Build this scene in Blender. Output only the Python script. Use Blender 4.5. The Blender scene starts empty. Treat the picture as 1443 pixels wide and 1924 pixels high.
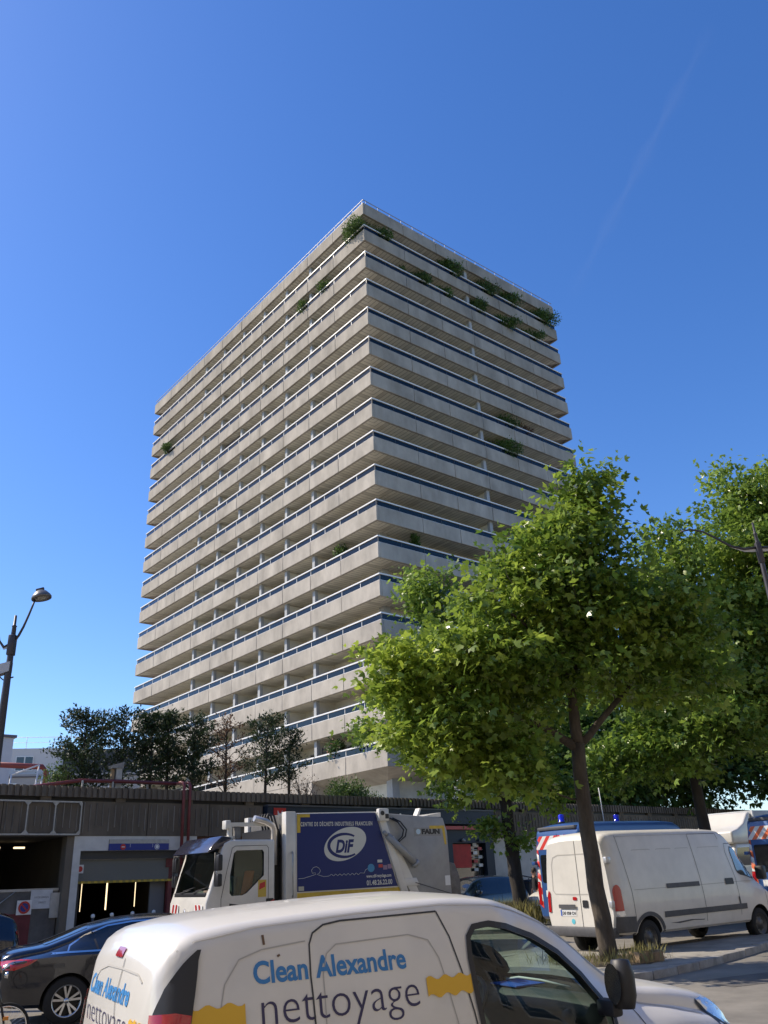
import bpy, bmesh, math, random
import numpy as np
from mathutils import Vector, Matrix, Quaternion
from mathutils.bvhtree import BVHTree
from mathutils.geometry import delaunay_2d_cdt

R = math.radians
scene = bpy.context.scene
COL = scene.collection

# ------------------------------------------------------------------ camera
EYE = 1.87
cam_d = bpy.data.cameras.new('camera'); cam = bpy.data.objects.new('camera', cam_d); COL.objects.link(cam)
cam_d.sensor_fit = 'VERTICAL'; cam_d.sensor_height = 36.0; cam_d.lens = 36.0*1602.9/1924.0
cam_d.clip_start = 0.1; cam_d.clip_end = 3000
cam.matrix_world = Matrix.Translation((0, 0, EYE)) @ Matrix.Rotation(R(90+23.967), 4, 'X') @ Matrix.Rotation(-R(2.767), 4, 'Z')
scene.camera = cam
# ------------------------------------------------------------------ sky and sun
SUN_EL = R(45); SUN_H = Vector((-0.985, 0.17, 0)).normalized()
sun_dir = Vector((SUN_H.x*math.cos(SUN_EL), SUN_H.y*math.cos(SUN_EL), math.sin(SUN_EL)))
world = bpy.data.worlds.new('World'); scene.world = world; world.use_nodes = True
wn = world.node_tree; wn.nodes.clear()
sky = wn.nodes.new('ShaderNodeTexSky'); sky.sky_type = 'NISHITA'; sky.sun_disc = False
sky.sun_elevation = SUN_EL; sky.sun_rotation = math.atan2(SUN_H.x, SUN_H.y)
sky.altitude = 50; sky.air_density = 1.0; sky.dust_density = 0.4; sky.ozone_density = 3.0
bg = wn.nodes.new('ShaderNodeBackground'); bg.inputs['Strength'].default_value = 0.15
wo = wn.nodes.new('ShaderNodeOutputWorld')
hs = wn.nodes.new('ShaderNodeHueSaturation'); hs.inputs['Saturation'].default_value = 1.27; hs.inputs['Hue'].default_value = 0.511
wn.links.new(sky.outputs[0], hs.inputs['Color']); wn.links.new(hs.outputs[0], bg.inputs['Color']); wn.links.new(bg.outputs[0], wo.inputs[0])
sun_d = bpy.data.lights.new('sun', 'SUN'); sun_d.energy = 4.2; sun_d.angle = R(0.53); sun_d.color = (1.0, 0.885, 0.73)
sun = bpy.data.objects.new('sun', sun_d); COL.objects.link(sun)
sun.rotation_euler = sun_dir.to_track_quat('Z', 'Y').to_euler()
vs = scene.view_settings; vs.view_transform = 'Standard'; vs.look = 'None'; vs.gamma = 1; vs.use_curve_mapping = False
vs.exposure = 0.5
scene.cycles.max_bounces = 10; scene.cycles.diffuse_bounces = 6; scene.cycles.transparent_max_bounces = 12; scene.cycles.caustics_reflective = False; scene.cycles.caustics_refractive = False
scene.cycles.use_denoising = True

rnd = random.Random(7)
def gz(y): return 0.022*(min(y, 46.0)-5.0)

# ------------------------------------------------------------------ materials
MATS = {}
def mat(name, col, rough=0.6, metal=0.0, var=0.0, vscale=3.0, bump=0.0, bscale=40.0, coat=0.0, emit=0.0, stretch=(1, 1, 1), col2=None, spec=0.5, coords='pos', detail=5.0):
    if name in MATS: return MATS[name]
    m = bpy.data.materials.new(name); m.use_nodes = True; nt = m.node_tree
    b = nt.nodes['Principled BSDF']; L = nt.links.new
    c = (*col, 1.0)
    b.inputs['Base Color'].default_value = c; b.inputs['Roughness'].default_value = rough; b.inputs['Metallic'].default_value = metal
    b.inputs['Coat Weight'].default_value = coat; b.inputs['Coat Roughness'].default_value = 0.05; b.inputs['Specular IOR Level'].default_value = spec
    if emit > 0:
        b.inputs['Emission Color'].default_value = c; b.inputs['Emission Strength'].default_value = emit
    if var > 0 or bump > 0:
        if coords == 'pos':
            g = nt.nodes.new('ShaderNodeNewGeometry'); out = g.outputs['Position']
        else:
            g = nt.nodes.new('ShaderNodeTexCoord'); out = g.outputs['Object']
        mp = nt.nodes.new('ShaderNodeMapping'); mp.inputs['Scale'].default_value = stretch; L(out, mp.inputs['Vector'])
        if var > 0:
            n = nt.nodes.new('ShaderNodeTexNoise'); n.inputs['Scale'].default_value = vscale; n.inputs['Detail'].default_value = detail; n.inputs['Roughness'].default_value = 0.65
            L(mp.outputs[0], n.inputs['Vector'])
            r = nt.nodes.new('ShaderNodeValToRGB'); L(n.outputs['Fac'], r.inputs['Fac'])
            c2 = col2 if col2 else tuple(x*(1-var) for x in col)
            r.color_ramp.elements[0].position = 0.32; r.color_ramp.elements[0].color = (*c2, 1)
            r.color_ramp.elements[1].position = 0.68; r.color_ramp.elements[1].color = (*[min(1, x*(1+var*0.35)) for x in col], 1)
            L(r.outputs['Color'], b.inputs['Base Color'])
        if bump > 0:
            n2 = nt.nodes.new('ShaderNodeTexNoise'); n2.inputs['Scale'].default_value = bscale; n2.inputs['Detail'].default_value = 4
            L(mp.outputs[0], n2.inputs['Vector'])
            bp = nt.nodes.new('ShaderNodeBump'); bp.inputs['Strength'].default_value = bump; bp.inputs['Distance'].default_value = 0.02
            L(n2.outputs['Fac'], bp.inputs['Height']); L(bp.outputs[0], b.inputs['Normal'])
    MATS[name] = m
    return m

def glass_mat(name, tint, refl=0.5, rough=0.02, ior=1.5):
    """see-through pane: tinted transparent + mirror by Fresnel"""
    if name in MATS: return MATS[name]
    m = bpy.data.materials.new(name); m.use_nodes = True; nt = m.node_tree; nt.nodes.clear(); L = nt.links.new
    o = nt.nodes.new('ShaderNodeOutputMaterial'); t = nt.nodes.new('ShaderNodeBsdfTransparent'); t.inputs['Color'].default_value = (*tint, 1)
    g = nt.nodes.new('ShaderNodeBsdfGlossy'); g.inputs['Roughness'].default_value = rough; g.inputs['Color'].default_value = (0.95, 0.97, 1, 1)
    fr = nt.nodes.new('ShaderNodeFresnel'); ge = nt.nodes.new('ShaderNodeNewGeometry')
    mr = nt.nodes.new('ShaderNodeMapRange'); mr.inputs['To Min'].default_value = ior; mr.inputs['To Max'].default_value = 1/ior
    L(ge.outputs['Backfacing'], mr.inputs['Value']); L(mr.outputs[0], fr.inputs['IOR'])
    mx = nt.nodes.new('ShaderNodeMixShader')
    L(fr.outputs[0], mx.inputs[0]); L(t.outputs[0], mx.inputs[1]); L(g.outputs[0], mx.inputs[2]); L(mx.outputs[0], o.inputs[0])
    MATS[name] = m
    return m

def leaf_mat(name, dark, light, trans=0.4, rough=0.42):
    if name in MATS: return MATS[name]
    m = bpy.data.materials.new(name); m.use_nodes = True; nt = m.node_tree; L = nt.links.new
    b = nt.nodes['Principled BSDF']; o = nt.nodes['Material Output']
    at = nt.nodes.new('ShaderNodeAttribute'); at.attribute_name = 'tone'
    rp = nt.nodes.new('ShaderNodeValToRGB'); L(at.outputs['Fac'], rp.inputs['Fac'])
    rp.color_ramp.elements[0].color = (*dark, 1); rp.color_ramp.elements[1].color = (*light, 1)
    L(rp.outputs['Color'], b.inputs['Base Color']); b.inputs['Roughness'].default_value = rough; b.inputs['Specular IOR Level'].default_value = 0.5
    t = nt.nodes.new('ShaderNodeBsdfTranslucent'); L(rp.outputs['Color'], t.inputs['Color'])
    mx = nt.nodes.new('ShaderNodeMixShader'); mx.inputs[0].default_value = trans
    L(b.outputs[0], mx.inputs[1]); L(t.outputs[0], mx.inputs[2]); L(mx.outputs[0], o.inputs['Surface'])
    MATS[name] = m
    return m

# ------------------------------------------------------------------ object helpers
def tag(o, label=None, cat=None, group=None, kind=None):
    if label: o['label'] = label
    if cat: o['category'] = cat
    if group: o['group'] = group
    if kind: o['kind'] = kind
    return o
def link(name, me, parent=None, loc=None):
    o = bpy.data.objects.new(name, me); COL.objects.link(o)
    if parent is not None: o.parent = parent
    if loc is not None: o.location = loc
    return o
def empty(name, loc=(0, 0, 0), rz=0.0, tilt=False):
    o = bpy.data.objects.new(name, None); COL.objects.link(o); o.empty_display_size = 0.2
    m = Matrix.Rotation(math.atan(0.022) if tilt else 0.0, 3, 'X') @ Matrix.Rotation(rz, 3, 'Z')
    o.location = loc; o.rotation_euler = m.to_euler()
    return o
def copy_tree(o, parent=None):
    c = o.copy(); COL.objects.link(c); c.parent = parent
    for ch in list(o.children): copy_tree(ch, c)
    return c

class MB:
    def __init__(s): s.v = []; s.f = []; s.mi = []; s.sm = []
    def add(s, vs, fs, mi=0, smooth=False):
        o = len(s.v); s.v += [tuple(map(float, v)) for v in vs]
        for f in fs: s.f.append(tuple(i+o for i in f)); s.mi.append(mi); s.sm.append(smooth)
        return s
    def box(s, x0, x1, y0, y1, z0, z1, mi=0):
        vs = [(x0, y0, z0), (x1, y0, z0), (x1, y1, z0), (x0, y1, z0), (x0, y0, z1), (x1, y0, z1), (x1, y1, z1), (x0, y1, z1)]
        return s.add(vs, [(3, 2, 1, 0), (4, 5, 6, 7), (0, 1, 5, 4), (1, 2, 6, 5), (2, 3, 7, 6), (3, 0, 4, 7)], mi)
    def prism(s, poly, a0, a1, axis='y', mi=0):
        n = len(poly)
        def P(p, a):
            if axis == 'y': return (p[0], a, p[1])
            if axis == 'x': return (a, p[0], p[1])
            return (p[0], p[1], a)
        vs = [P(p, a0) for p in poly]+[P(p, a1) for p in poly]
        fs = [tuple(range(n))[::-1], tuple(range(n, 2*n))]+[(i, (i+1) % n, n+(i+1) % n, n+i) for i in range(n)]
        return s.add(vs, fs, mi)
    def tube(s, pts, rad, seg=8, mi=0, cap=True):
        pts = [Vector(p) for p in pts]; n = len(pts)
        if not hasattr(rad, '__len__'): rad = [rad]*n
        vs = []; up = Vector((0, 0, 1)); prev = None
        for i, p in enumerate(pts):
            d = (pts[min(i+1, n-1)]-pts[max(i-1, 0)])
            if d.length < 1e-9: d = Vector((0, 0, 1))
            d.normalize()
            if prev is None:
                a = d.cross(up) if abs(d.z) < 0.95 else d.cross(Vector((1, 0, 0)))
            else:
                a = prev-d*prev.dot(d)
                if a.length < 1e-6: a = d.cross(Vector((1, 0, 0)))
            a.normalize(); prev = a; b = d.cross(a)
            for k in range(seg):
                t = 2*math.pi*k/seg; vs.append(p+(a*math.cos(t)+b*math.sin(t))*rad[i])
        fs = []
        for i in range(n-1):
            for k in range(seg):
                k2 = (k+1) % seg; fs.append((i*seg+k, i*seg+k2, (i+1)*seg+k2, (i+1)*seg+k))
        s.add(vs, fs, mi, True)
        if cap:
            o = len(s.v)-len(vs)
            s.f.append(tuple(o+k for k in range(seg))[::-1]); s.mi.append(mi); s.sm.append(False)
            s.f.append(tuple(o+(n-1)*seg+k for k in range(seg))); s.mi.append(mi); s.sm.append(False)
        return s
    def lathe(s, prof, seg=24, axis='z', c=(0, 0, 0), mi=0, smooth=True):
        """prof: (radius, height) list; closed caps where radius 0"""
        vs = []; n = len(prof)
        for (r, h) in prof:
            for k in range(seg):
                t = 2*math.pi*k/seg; a, b = r*math.cos(t), r*math.sin(t)
                if axis == 'z': v = (c[0]+a, c[1]+b, c[2]+h)
                elif axis == 'y': v = (c[0]+a, c[1]+h, c[2]+b)
                else: v = (c[0]+h, c[1]+a, c[2]+b)
                vs.append(v)
        fs = [(i*seg+k, i*seg+(k+1) % seg, (i+1)*seg+(k+1) % seg, (i+1)*seg+k) for i in range(n-1) for k in range(seg)]
        return s.add(vs, fs, mi, smooth)
    def build(s, name, mats, parent=None, loc=None, bevel=0.0, bseg=2, sharp=None):
        me = bpy.data.meshes.new(name); me.from_pydata(s.v, [], s.f)
        if not isinstance(mats, (list, tuple)): mats = [mats]
        for m in mats: me.materials.append(m)
        me.polygons.foreach_set('material_index', s.mi); me.polygons.foreach_set('use_smooth', s.sm)
        bm = bmesh.new(); bm.from_mesh(me); bmesh.ops.recalc_face_normals(bm, faces=bm.faces)
        if bevel > 0:
            bmesh.ops.remove_doubles(bm, verts=bm.verts, dist=1e-5)
            es = [e for e in bm.edges if len(e.link_faces) == 2 and e.calc_face_angle(0) > 0.5]
            bmesh.ops.bevel(bm, geom=es, offset=bevel, segments=bseg, affect='EDGES', profile=0.5, clamp_overlap=True)
            for f in bm.faces: f.smooth = True
            for e in bm.edges:
                if len(e.link_faces) == 2 and e.calc_face_angle(0) > R(40): e.smooth = False
        if sharp is not None:
            for f in bm.faces: f.smooth = True
            for e in bm.edges:
                if len(e.link_faces) == 2 and e.calc_face_angle(0) > R(sharp): e.smooth = False
        bm.to_mesh(me); bm.free(); me.update()
        return link(name, me, parent, loc)

def box_obj(name, m, x0, x1, y0, y1, z0, z1, parent=None, bevel=0.0):
    return MB().box(x0, x1, y0, y1, z0, z1).build(name, m, parent, bevel=bevel)

# ------------------------------------------------------------------ lofted bodies, booleans, decals
def pchip(x, y, xq):
    x = np.asarray(x, float); y = np.asarray(y, float); h = np.diff(x); d = np.diff(y)/h
    m = np.zeros(len(x)); m[0] = d[0]; m[-1] = d[-1]
    for i in range(1, len(x)-1):
        if d[i-1]*d[i] > 0:
            w1 = 2*h[i]+h[i-1]; w2 = h[i]+2*h[i-1]; m[i] = (w1+w2)/(w1/d[i-1]+w2/d[i])
    i = np.clip(np.searchsorted(x, xq)-1, 0, len(x)-2); t = (xq-x[i])/h[i]
    return ((1+2*t)*(1-t)**2*y[i]+t*(1-t)**2*h[i]*m[i]+t*t*(3-2*t)*y[i+1]+t*t*(t-1)*h[i]*m[i+1])

def loft_mb(st, step=0.06, inset=0.0, xr=None, mi=0, crown=0.05):
    """stations: x, zb, ws, zbelt, wb, zt, wr, r"""
    st = np.array(st, float); xs0 = st[:, 0]
    a, b = (xs0[0], xs0[-1]) if xr is None else xr
    xs = np.unique(np.concatenate([np.linspace(a, b, int((b-a)/step)+2), xs0[(xs0 > a) & (xs0 < b)]]))
    keep = [xs[0]]
    for x in xs[1:]:
        if x-keep[-1] > 0.008 or x == xs[-1]: keep.append(x)
    xs = np.array(keep)
    q = [pchip(xs0, st[:, k], xs) for k in range(1, 8)]
    V = []; K = 0
    for i, x in enumerate(xs):
        zb, ws, ze0, wb, zt, wr, r = [c[i] for c in q]
        zb += inset*3; ws -= inset; wb -= inset; wr -= inset; zt -= inset
        ze0 = min(ze0, zt-0.03); ze0 = max(ze0, zb+0.08)
        cr = min(crown, max(0.004, (zt-ze0)*0.25)); r = min(r, max(0.004, zt-cr-ze0-0.004))
        ze = max(zt-cr-r, ze0+0.002)
        wm = max(ws, wb)+0.008
        h = [(0, zb), (ws*0.5, zb), (ws-0.05, zb), (ws, zb+min(0.05, (ze0-zb)*0.3)), (wm, zb+(ze0-zb)*0.55), (wb, ze0)]
        for t in (0.3, 0.6, 0.85, 1.0): h.append((wb+(wr-wb)*t+0.02*math.sin(math.pi*t), ze0+(ze-ze0)*t))
        for t in (0.33, 0.66, 1.0):
            an = t*math.pi/2; h.append((wr-r+r*math.cos(an), ze+r*math.sin(an)))
        h.append(((wr-r)*0.55, zt-cr*0.3)); h.append((0, zt))
        full = [(x, -y, z) for (y, z) in h]+[(x, y, z) for (y, z) in h[-2:0:-1]]
        K = len(full); V += full
    n = len(xs); fs = []
    for i in range(n-1):
        for k in range(K):
            k2 = (k+1) % K; fs.append((i*K+k, (i+1)*K+k, (i+1)*K+k2, i*K+k2))
    fs.append(tuple(range(K))); fs.append(tuple((n-1)*K+k for k in range(K))[::-1])
    mb = MB(); mb.add(V, fs, mi, True)
    return mb

def boolean(o, cutters, sharp=32):
    """subtract cutter objects (MB list -> temp objects) from mesh object o, in place"""
    for c in cutters:
        md = o.modifiers.new('cut', 'BOOLEAN'); md.operation = 'DIFFERENCE'; md.solver = 'EXACT'; md.object = c
        try: md.material_mode = 'TRANSFER'
        except Exception: pass
    bpy.context.view_layer.update()
    dg = bpy.context.evaluated_depsgraph_get()
    me = bpy.data.meshes.new_from_object(o.evaluated_get(dg)); o.modifiers.clear()
    old = o.data; o.data = me; me.name = old.name
    bm = bmesh.new(); bm.from_mesh(me)
    for f in bm.faces: f.smooth = True
    for e in bm.edges:
        e.smooth = not (len(e.link_faces) == 2 and e.calc_face_angle(0) > R(sharp))
    bm.to_mesh(me); bm.free()
    for c in cutters:
        cm = c.data; bpy.data.objects.remove(c); bpy.data.meshes.remove(cm)
    return o

def bvh_of(mb_or_mesh):
    if isinstance(mb_or_mesh, MB): return BVHTree.FromPolygons([Vector(v) for v in mb_or_mesh.v], mb_or_mesh.f)
    me = mb_or_mesh
    return BVHTree.FromPolygons([v.co.copy() for v in me.vertices], [tuple(p.vertices) for p in me.polygons])

def subdiv_loop(poly, res):
    out = []
    for i, p in enumerate(poly):
        q = poly[(i+1) % len(poly)]; d = math.hypot(q[0]-p[0], q[1]-p[1]); n = max(1, int(d/res))
        for k in range(n): out.append((p[0]+(q[0]-p[0])*k/n, p[1]+(q[1]-p[1])*k/n))
    return out
def triang(poly, res, hole=None):
    b = subdiv_loop(poly, res); loops = [b]; pts = [Vector(p) for p in b]; n = len(b)
    edges = [(i, (i+1) % n) for i in range(n)]
    xs = [p[0] for p in b]; ys = [p[1] for p in b]
    x = min(xs)+res*0.5
    def inside(px, py):
        c = False; j = n-1
        for i in range(n):
            if (b[i][1] > py) != (b[j][1] > py) and px < (b[j][0]-b[i][0])*(py-b[i][1])/(b[j][1]-b[i][1])+b[i][0]: c = not c
            j = i
        return c
    while x < max(xs):
        y = min(ys)+res*0.5
        while y < max(ys):
            if inside(x, y): pts.append(Vector((x, y)))
            y += res
        x += res
    r = delaunay_2d_cdt(pts, edges, [], 1, 1e-6)
    return [(v.x, v.y) for v in r[0]], [tuple(f) for f in r[2]]

def proj_pts(bvh, pts, mode, off):
    """mode: 'L' (+y side), 'R' (-y side), 'B' (rear, -x), 'F' (front), 'T' (top)"""
    out = []; last = None
    for (a, b) in pts:
        if mode == 'R': o, d = Vector((a, -6, b)), Vector((0, 1, 0))
        elif mode == 'L': o, d = Vector((a, 6, b)), Vector((0, -1, 0))
        elif mode == 'B': o, d = Vector((-6, a, b)), Vector((1, 0, 0))
        elif mode == 'F': o, d = Vector((12, a, b)), Vector((-1, 0, 0))
        elif mode == 'D': o, d = Vector((-.02, -.85, b))+Vector((.70711, -.70711, 0))*a-Vector((.70711, .70711, 0))*4, Vector((.70711, .70711, 0))
        elif mode == 'E': o, d = Vector((-.02, .85, b))+Vector((.70711, .70711, 0))*a-Vector((.70711, -.70711, 0))*4, Vector((.70711, -.70711, 0))
        else: o, d = Vector((a, b, 8)), Vector((0, 0, -1))
        h = bvh.ray_cast(o, d)
        if h[0] is None:
            p = Vector(last) if last else None
            if p is None: p = o+d*5.0
            if mode in 'RL': p = Vector((a, p.y, b))
            elif mode in 'BF': p = Vector((p.x, a, b))
            elif mode in 'DE': p = Vector((p.x, p.y, b))
            else: p = Vector((a, b, p.z))
        else:
            nrm = h[1]
            if nrm.dot(d) > 0: nrm = -nrm
            p = h[0]+nrm*off
            if mode in 'RL': p = Vector((a, p.y if abs(p.y-h[0].y) < 3*off+1e-6 else h[0].y-d.y*off, b))
        last = p; out.append(tuple(p))
    return out
def decal(name, bvh, poly, mode, m, parent, off=0.004, res=0.08, smooth=True):
    pts, fs = triang(poly, res)
    v = proj_pts(bvh, pts, mode, off)
    mb = MB(); mb.add(v, fs, 0, smooth)
    me = bpy.data.meshes.new(name); me.from_pydata(mb.v, [], mb.f); me.materials.append(m)
    me.polygons.foreach_set('use_smooth', [smooth]*len(mb.f)); me.update()
    return link(name, me, parent)
def seam(name, bvh, line, mode, m, parent, w=0.008, off=0.004, res=0.05, closed=False):
    """thin strip following a polyline on the body"""
    pts = []
    L = list(line)+([line[0]] if closed else [])
    for i in range(len(L)-1):
        p, q = L[i], L[i+1]; d = math.hypot(q[0]-p[0], q[1]-p[1]); n = max(1, int(d/res))
        pts += [(p[0]+(q[0]-p[0])*k/n, p[1]+(q[1]-p[1])*k/n) for k in range(n)]
    pts.append(L[-1]); a = []; b = []
    for i, p in enumerate(pts):
        q0 = pts[max(0, i-1)]; q1 = pts[min(len(pts)-1, i+1)]; d = Vector((q1[0]-q0[0], q1[1]-q0[1]))
        if d.length < 1e-9: d = Vector((1, 0))
        d.normalize(); nn = Vector((-d.y, d.x))*w*0.5
        a.append((p[0]+nn.x, p[1]+nn.y)); b.append((p[0]-nn.x, p[1]-nn.y))
    v = proj_pts(bvh, a, mode, off)+proj_pts(bvh, b, mode, off); n = len(a)
    me = bpy.data.meshes.new(name); me.from_pydata(v, [], [(i, i+1, n+i+1, n+i) for i in range(n-1)]); me.materials.append(m); me.update()
    return link(name, me, parent)
def text2d(s, size, bold=0.0, shear=0.0, xs=1.0, spacing=1.0, align='LEFT'):
    c = bpy.data.curves.new('t', 'FONT'); c.body = s; c.size = size; c.offset = bold; c.shear = shear; c.space_character = spacing
    c.fill_mode = 'FRONT'; c.align_x = align; c.resolution_u = 4
    o = bpy.data.objects.new('t', c); COL.objects.link(o); bpy.context.view_layer.update()
    me = bpy.data.meshes.new_from_object(o.evaluated_get(bpy.context.evaluated_depsgraph_get()))
    v = [(p.co.x*xs, p.co.y) for p in me.vertices]; f = [tuple(p.vertices) for p in me.polygons]
    bpy.data.objects.remove(o); bpy.data.curves.remove(c); bpy.data.meshes.remove(me)
    return v, f
def text_decal(name, bvh, s, x, z, size, mode, m, parent, flip=1, off=0.003, width=None, slope=0.0, **k):
    v, f = text2d(s, size, **k)
    if width:
        w = max(p[0] for p in v)-min(p[0] for p in v); v = [(p[0]*width/w, p[1]) for p in v]
    pts = [(x+flip*p[0], z+p[1]+slope*p[0]) for p in v]
    me = bpy.data.meshes.new(name); me.from_pydata(proj_pts(bvh, pts, mode, off), [], f); me.materials.append(m); me.update()
    return link(name, me, parent)
def text_flat(name, s, origin, ux, uy, size, m, parent, width=None, **k):
    """text on a plane: origin + ux*x + uy*y"""
    v, f = text2d(s, size, **k); o = Vector(origin); ux = Vector(ux); uy = Vector(uy)
    if width:
        w = max(p[0] for p in v)-min(p[0] for p in v); v = [(p[0]*width/w, p[1]) for p in v]
    me = bpy.data.meshes.new(name); me.from_pydata([tuple(o+ux*p[0]+uy*p[1]) for p in v], [], f); me.materials.append(m); me.update()
    return link(name, me, parent)
def ellipse(cx, cy, rx, ry, n=28, rot=0.0, a0=0.0, a1=2*math.pi):
    out = []
    for i in range(n):
        t = a0+(a1-a0)*i/(n if abs(a1-a0-2*math.pi) < 1e-6 else n-1); x, y = rx*math.cos(t), ry*math.sin(t)
        out.append((cx+x*math.cos(rot)-y*math.sin(rot), cy+x*math.sin(rot)+y*math.cos(rot)))
    return out
def rrect(x0, x1, y0, y1, r, n=4):
    out = []
    for (cx, cy, a) in ((x1-r, y1-r, 0), (x0+r, y1-r, 90), (x0+r, y0+r, 180), (x1-r, y0+r, 270)):
        for i in range(n+1): t = R(a+90*i/n); out.append((cx+r*math.cos(t), cy+r*math.sin(t)))
    return out

# ------------------------------------------------------------------ foliage
def np_mesh(name, verts, quads, tone, m, parent=None):
    """verts (N,3), faces (M,4) as numpy arrays, tone per vertex"""
    me = bpy.data.meshes.new(name); nv, nf, k = len(verts), len(quads), quads.shape[1]
    me.vertices.add(nv); me.vertices.foreach_set('co', np.ascontiguousarray(verts, np.float32).ravel())
    me.loops.add(nf*k); me.loops.foreach_set('vertex_index', np.ascontiguousarray(quads, np.int32).ravel())
    me.polygons.add(nf); me.polygons.foreach_set('loop_start', np.arange(0, nf*k, k, dtype=np.int32)); me.polygons.foreach_set('loop_total', np.full(nf, k, np.int32))
    a = me.attributes.new('tone', 'FLOAT', 'POINT'); a.data.foreach_set('value', np.ascontiguousarray(tone, np.float32))
    me.materials.append(m); me.update(calc_edges=True); me.validate()
    return link(name, me, parent)
def lobed_leaf():
    """three-lobed leaf of three quads, base at origin, length 1 along +y"""
    v = [(0, 0, 0)]; f = []
    for (an, L, w) in ((0, 1.0, 0.24), (48, 0.80, 0.22), (-48, 0.80, 0.22)):
        a = R(an); d = np.array((math.sin(a), math.cos(a))); p = np.array((d[1], -d[0])); i = len(v)
        v += [(*(d*L*0.55+p*w), 0.04), (*(d*L), -0.10), (*(d*L*0.55-p*w), 0.04)]; f.append((0, i, i+1, i+2))
    return np.array(v, float), np.array(f, int)
def needle_leaf(w=0.16):
    return np.array([(0, 0, 0), (w, 0.5, 0.03), (0, 1, -0.08), (-w, 0.5, 0.03)], float), np.array([(0, 1, 2, 3)], int)
def leaves(centers, dirs, size, rng, tmpl, tone, name, m, parent, up=0.6):
    """one leaf at each centre: axis along dirs, blade facing mostly up; size array"""
    tv, tf = tmpl; n = len(centers)
    y = dirs/np.linalg.norm(dirs, axis=1, keepdims=True)
    nn = rng.normal(size=(n, 3))*(1-up)+np.array((0, 0, 1.0))*up
    x = np.cross(y, nn); x /= np.linalg.norm(x, axis=1, keepdims=True)+1e-9; z = np.cross(x, y)
    V = centers[:, None, :]+size[:, None, None]*(tv[None, :, 0:1]*x[:, None, :]+tv[None, :, 1:2]*y[:, None, :]+tv[None, :, 2:3]*z[:, None, :])
    K = len(tv); F = (tf[None, :, :]+(np.arange(n)*K)[:, None, None]).reshape(-1, tf.shape[1])
    return np_mesh(name, V.reshape(-1, 3), F, np.repeat(tone, K), m, parent)

def wiggle(p, q, rng, amp=0.12, n=4, sag=0.0):
    p = np.array(p, float); q = np.array(q, float); L = np.linalg.norm(q-p); out = [p]
    for i in range(1, n):
        t = i/n; out.append(p+(q-p)*t+rng.normal(size=3)*amp*L*0.35*math.sin(math.pi*t)+np.array((0, 0, 1))*sag*L*math.sin(math.pi*t))
    out.append(q)
    return out

def grow_tree(name, label, base, limbs, blobs, bark, leafm, seed, leaf=0.15, per=34, spread=0.42, tone_fn=None, tmpl=None, up=0.55, group=None, cat='tree', twig=0.011, droop=0.35, leafname='crown', minr=0.012):
    """limbs: list of (points, r0, r1) in world coordinates; blobs: (centre, radii, clusters)"""
    rng = np.random.default_rng(seed); root = empty(name, base); tag(root, label, cat, group); b = np.array(base, float)
    mb = MB(); nodes = []; nr = []
    for pts, r0, r1 in limbs:
        P = [np.array(p, float)-b for p in pts]; Q = []
        for i in range(len(P)-1):
            for t in np.linspace(0, 1, 4)[:-1]: Q.append(P[i]+(P[i+1]-P[i])*t)
        Q.append(P[-1]); n = len(Q)
        for i in range(1, n-1): Q[i] = Q[i]+rng.normal(size=3)*0.012
        rr = [r0+(r1-r0)*(i/(n-1)) for i in range(n)]
        mb.tube([tuple(x) for x in Q], rr, 10, 0)
        for x, r in zip(Q, rr):
            if x[2] > 0.18*max(1e-6, max(q[2] for q in Q)) or r < 0.08: nodes.append(x); nr.append(r)
    cl = []
    for (c, rad, n) in blobs:
        c = np.array(c, float)-b; rad = np.array(rad, float)
        d = rng.normal(size=(n, 3)); d /= np.linalg.norm(d, axis=1, keepdims=True); rr = rng.random(n)**0.45*(1+0.30*(rng.random(n) < 0.16))
        cl.append(c+d*rad*rr[:, None])
    cl = np.concatenate(cl)
    N = np.array(nodes); order = np.argsort([np.min(np.linalg.norm(N-p, axis=1)) for p in cl])
    pd = np.zeros_like(cl)
    nodes = list(nodes)
    for i in order:
        p = cl[i]; A = np.array(nodes); dd = np.linalg.norm(A-p, axis=1)+np.maximum(0, A[:, 2]-p[2]+0.1)*0.8
        k = int(np.argmin(dd)); q = A[k]; L = np.linalg.norm(p-q)
        r0 = min(nr[k]*0.6, max(minr, twig+0.014*L)); seg = wiggle(q, p, rng, 0.25, 3, 0.06)
        mb.tube([tuple(x) for x in seg], [r0, r0*0.8, r0*0.62, twig*0.5], 4 if r0 < 0.03 else 6, 0, cap=False)
        pd[i] = (p-q)/(L+1e-6)
        for t, x in zip((0.5, 0.85, 1.0), seg[1:]): nodes.append(x); nr.append(max(twig, r0*(1-0.45*t)))
    mb.build('trunk', bark, root)
    n = len(cl)*per
    wt = 0.35+1.3*rng.random(len(cl)); ci = np.sort(rng.choice(len(cl), n, p=wt/wt.sum()))
    off = rng.normal(size=(n, 3))*spread*np.array((1.08, 1.08, 0.52)); off *= (0.55+0.9*rng.random((n, 1)))
    C = cl[ci]+off*0.62-pd[ci]*(rng.random((n, 1))*spread*1.1)+pd[ci]*spread*0.3
    D = off*0.8+pd[ci]*0.5+rng.normal(size=(n, 3))*0.35+np.array((0, 0, -droop))
    S = leaf*(0.5+0.85*rng.random(n)); ctone = rng.random(len(cl))
    T = np.clip(0.68*ctone[ci]**1.3+0.30*rng.random(n)+0.04, 0, 1)
    if tone_fn is not None: T = np.clip(tone_fn(C+b, T), 0, 1)
    leaves(C, D, S, rng, tmpl or lobed_leaf(), T, leafname, leafm, root, up)
    return root
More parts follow.
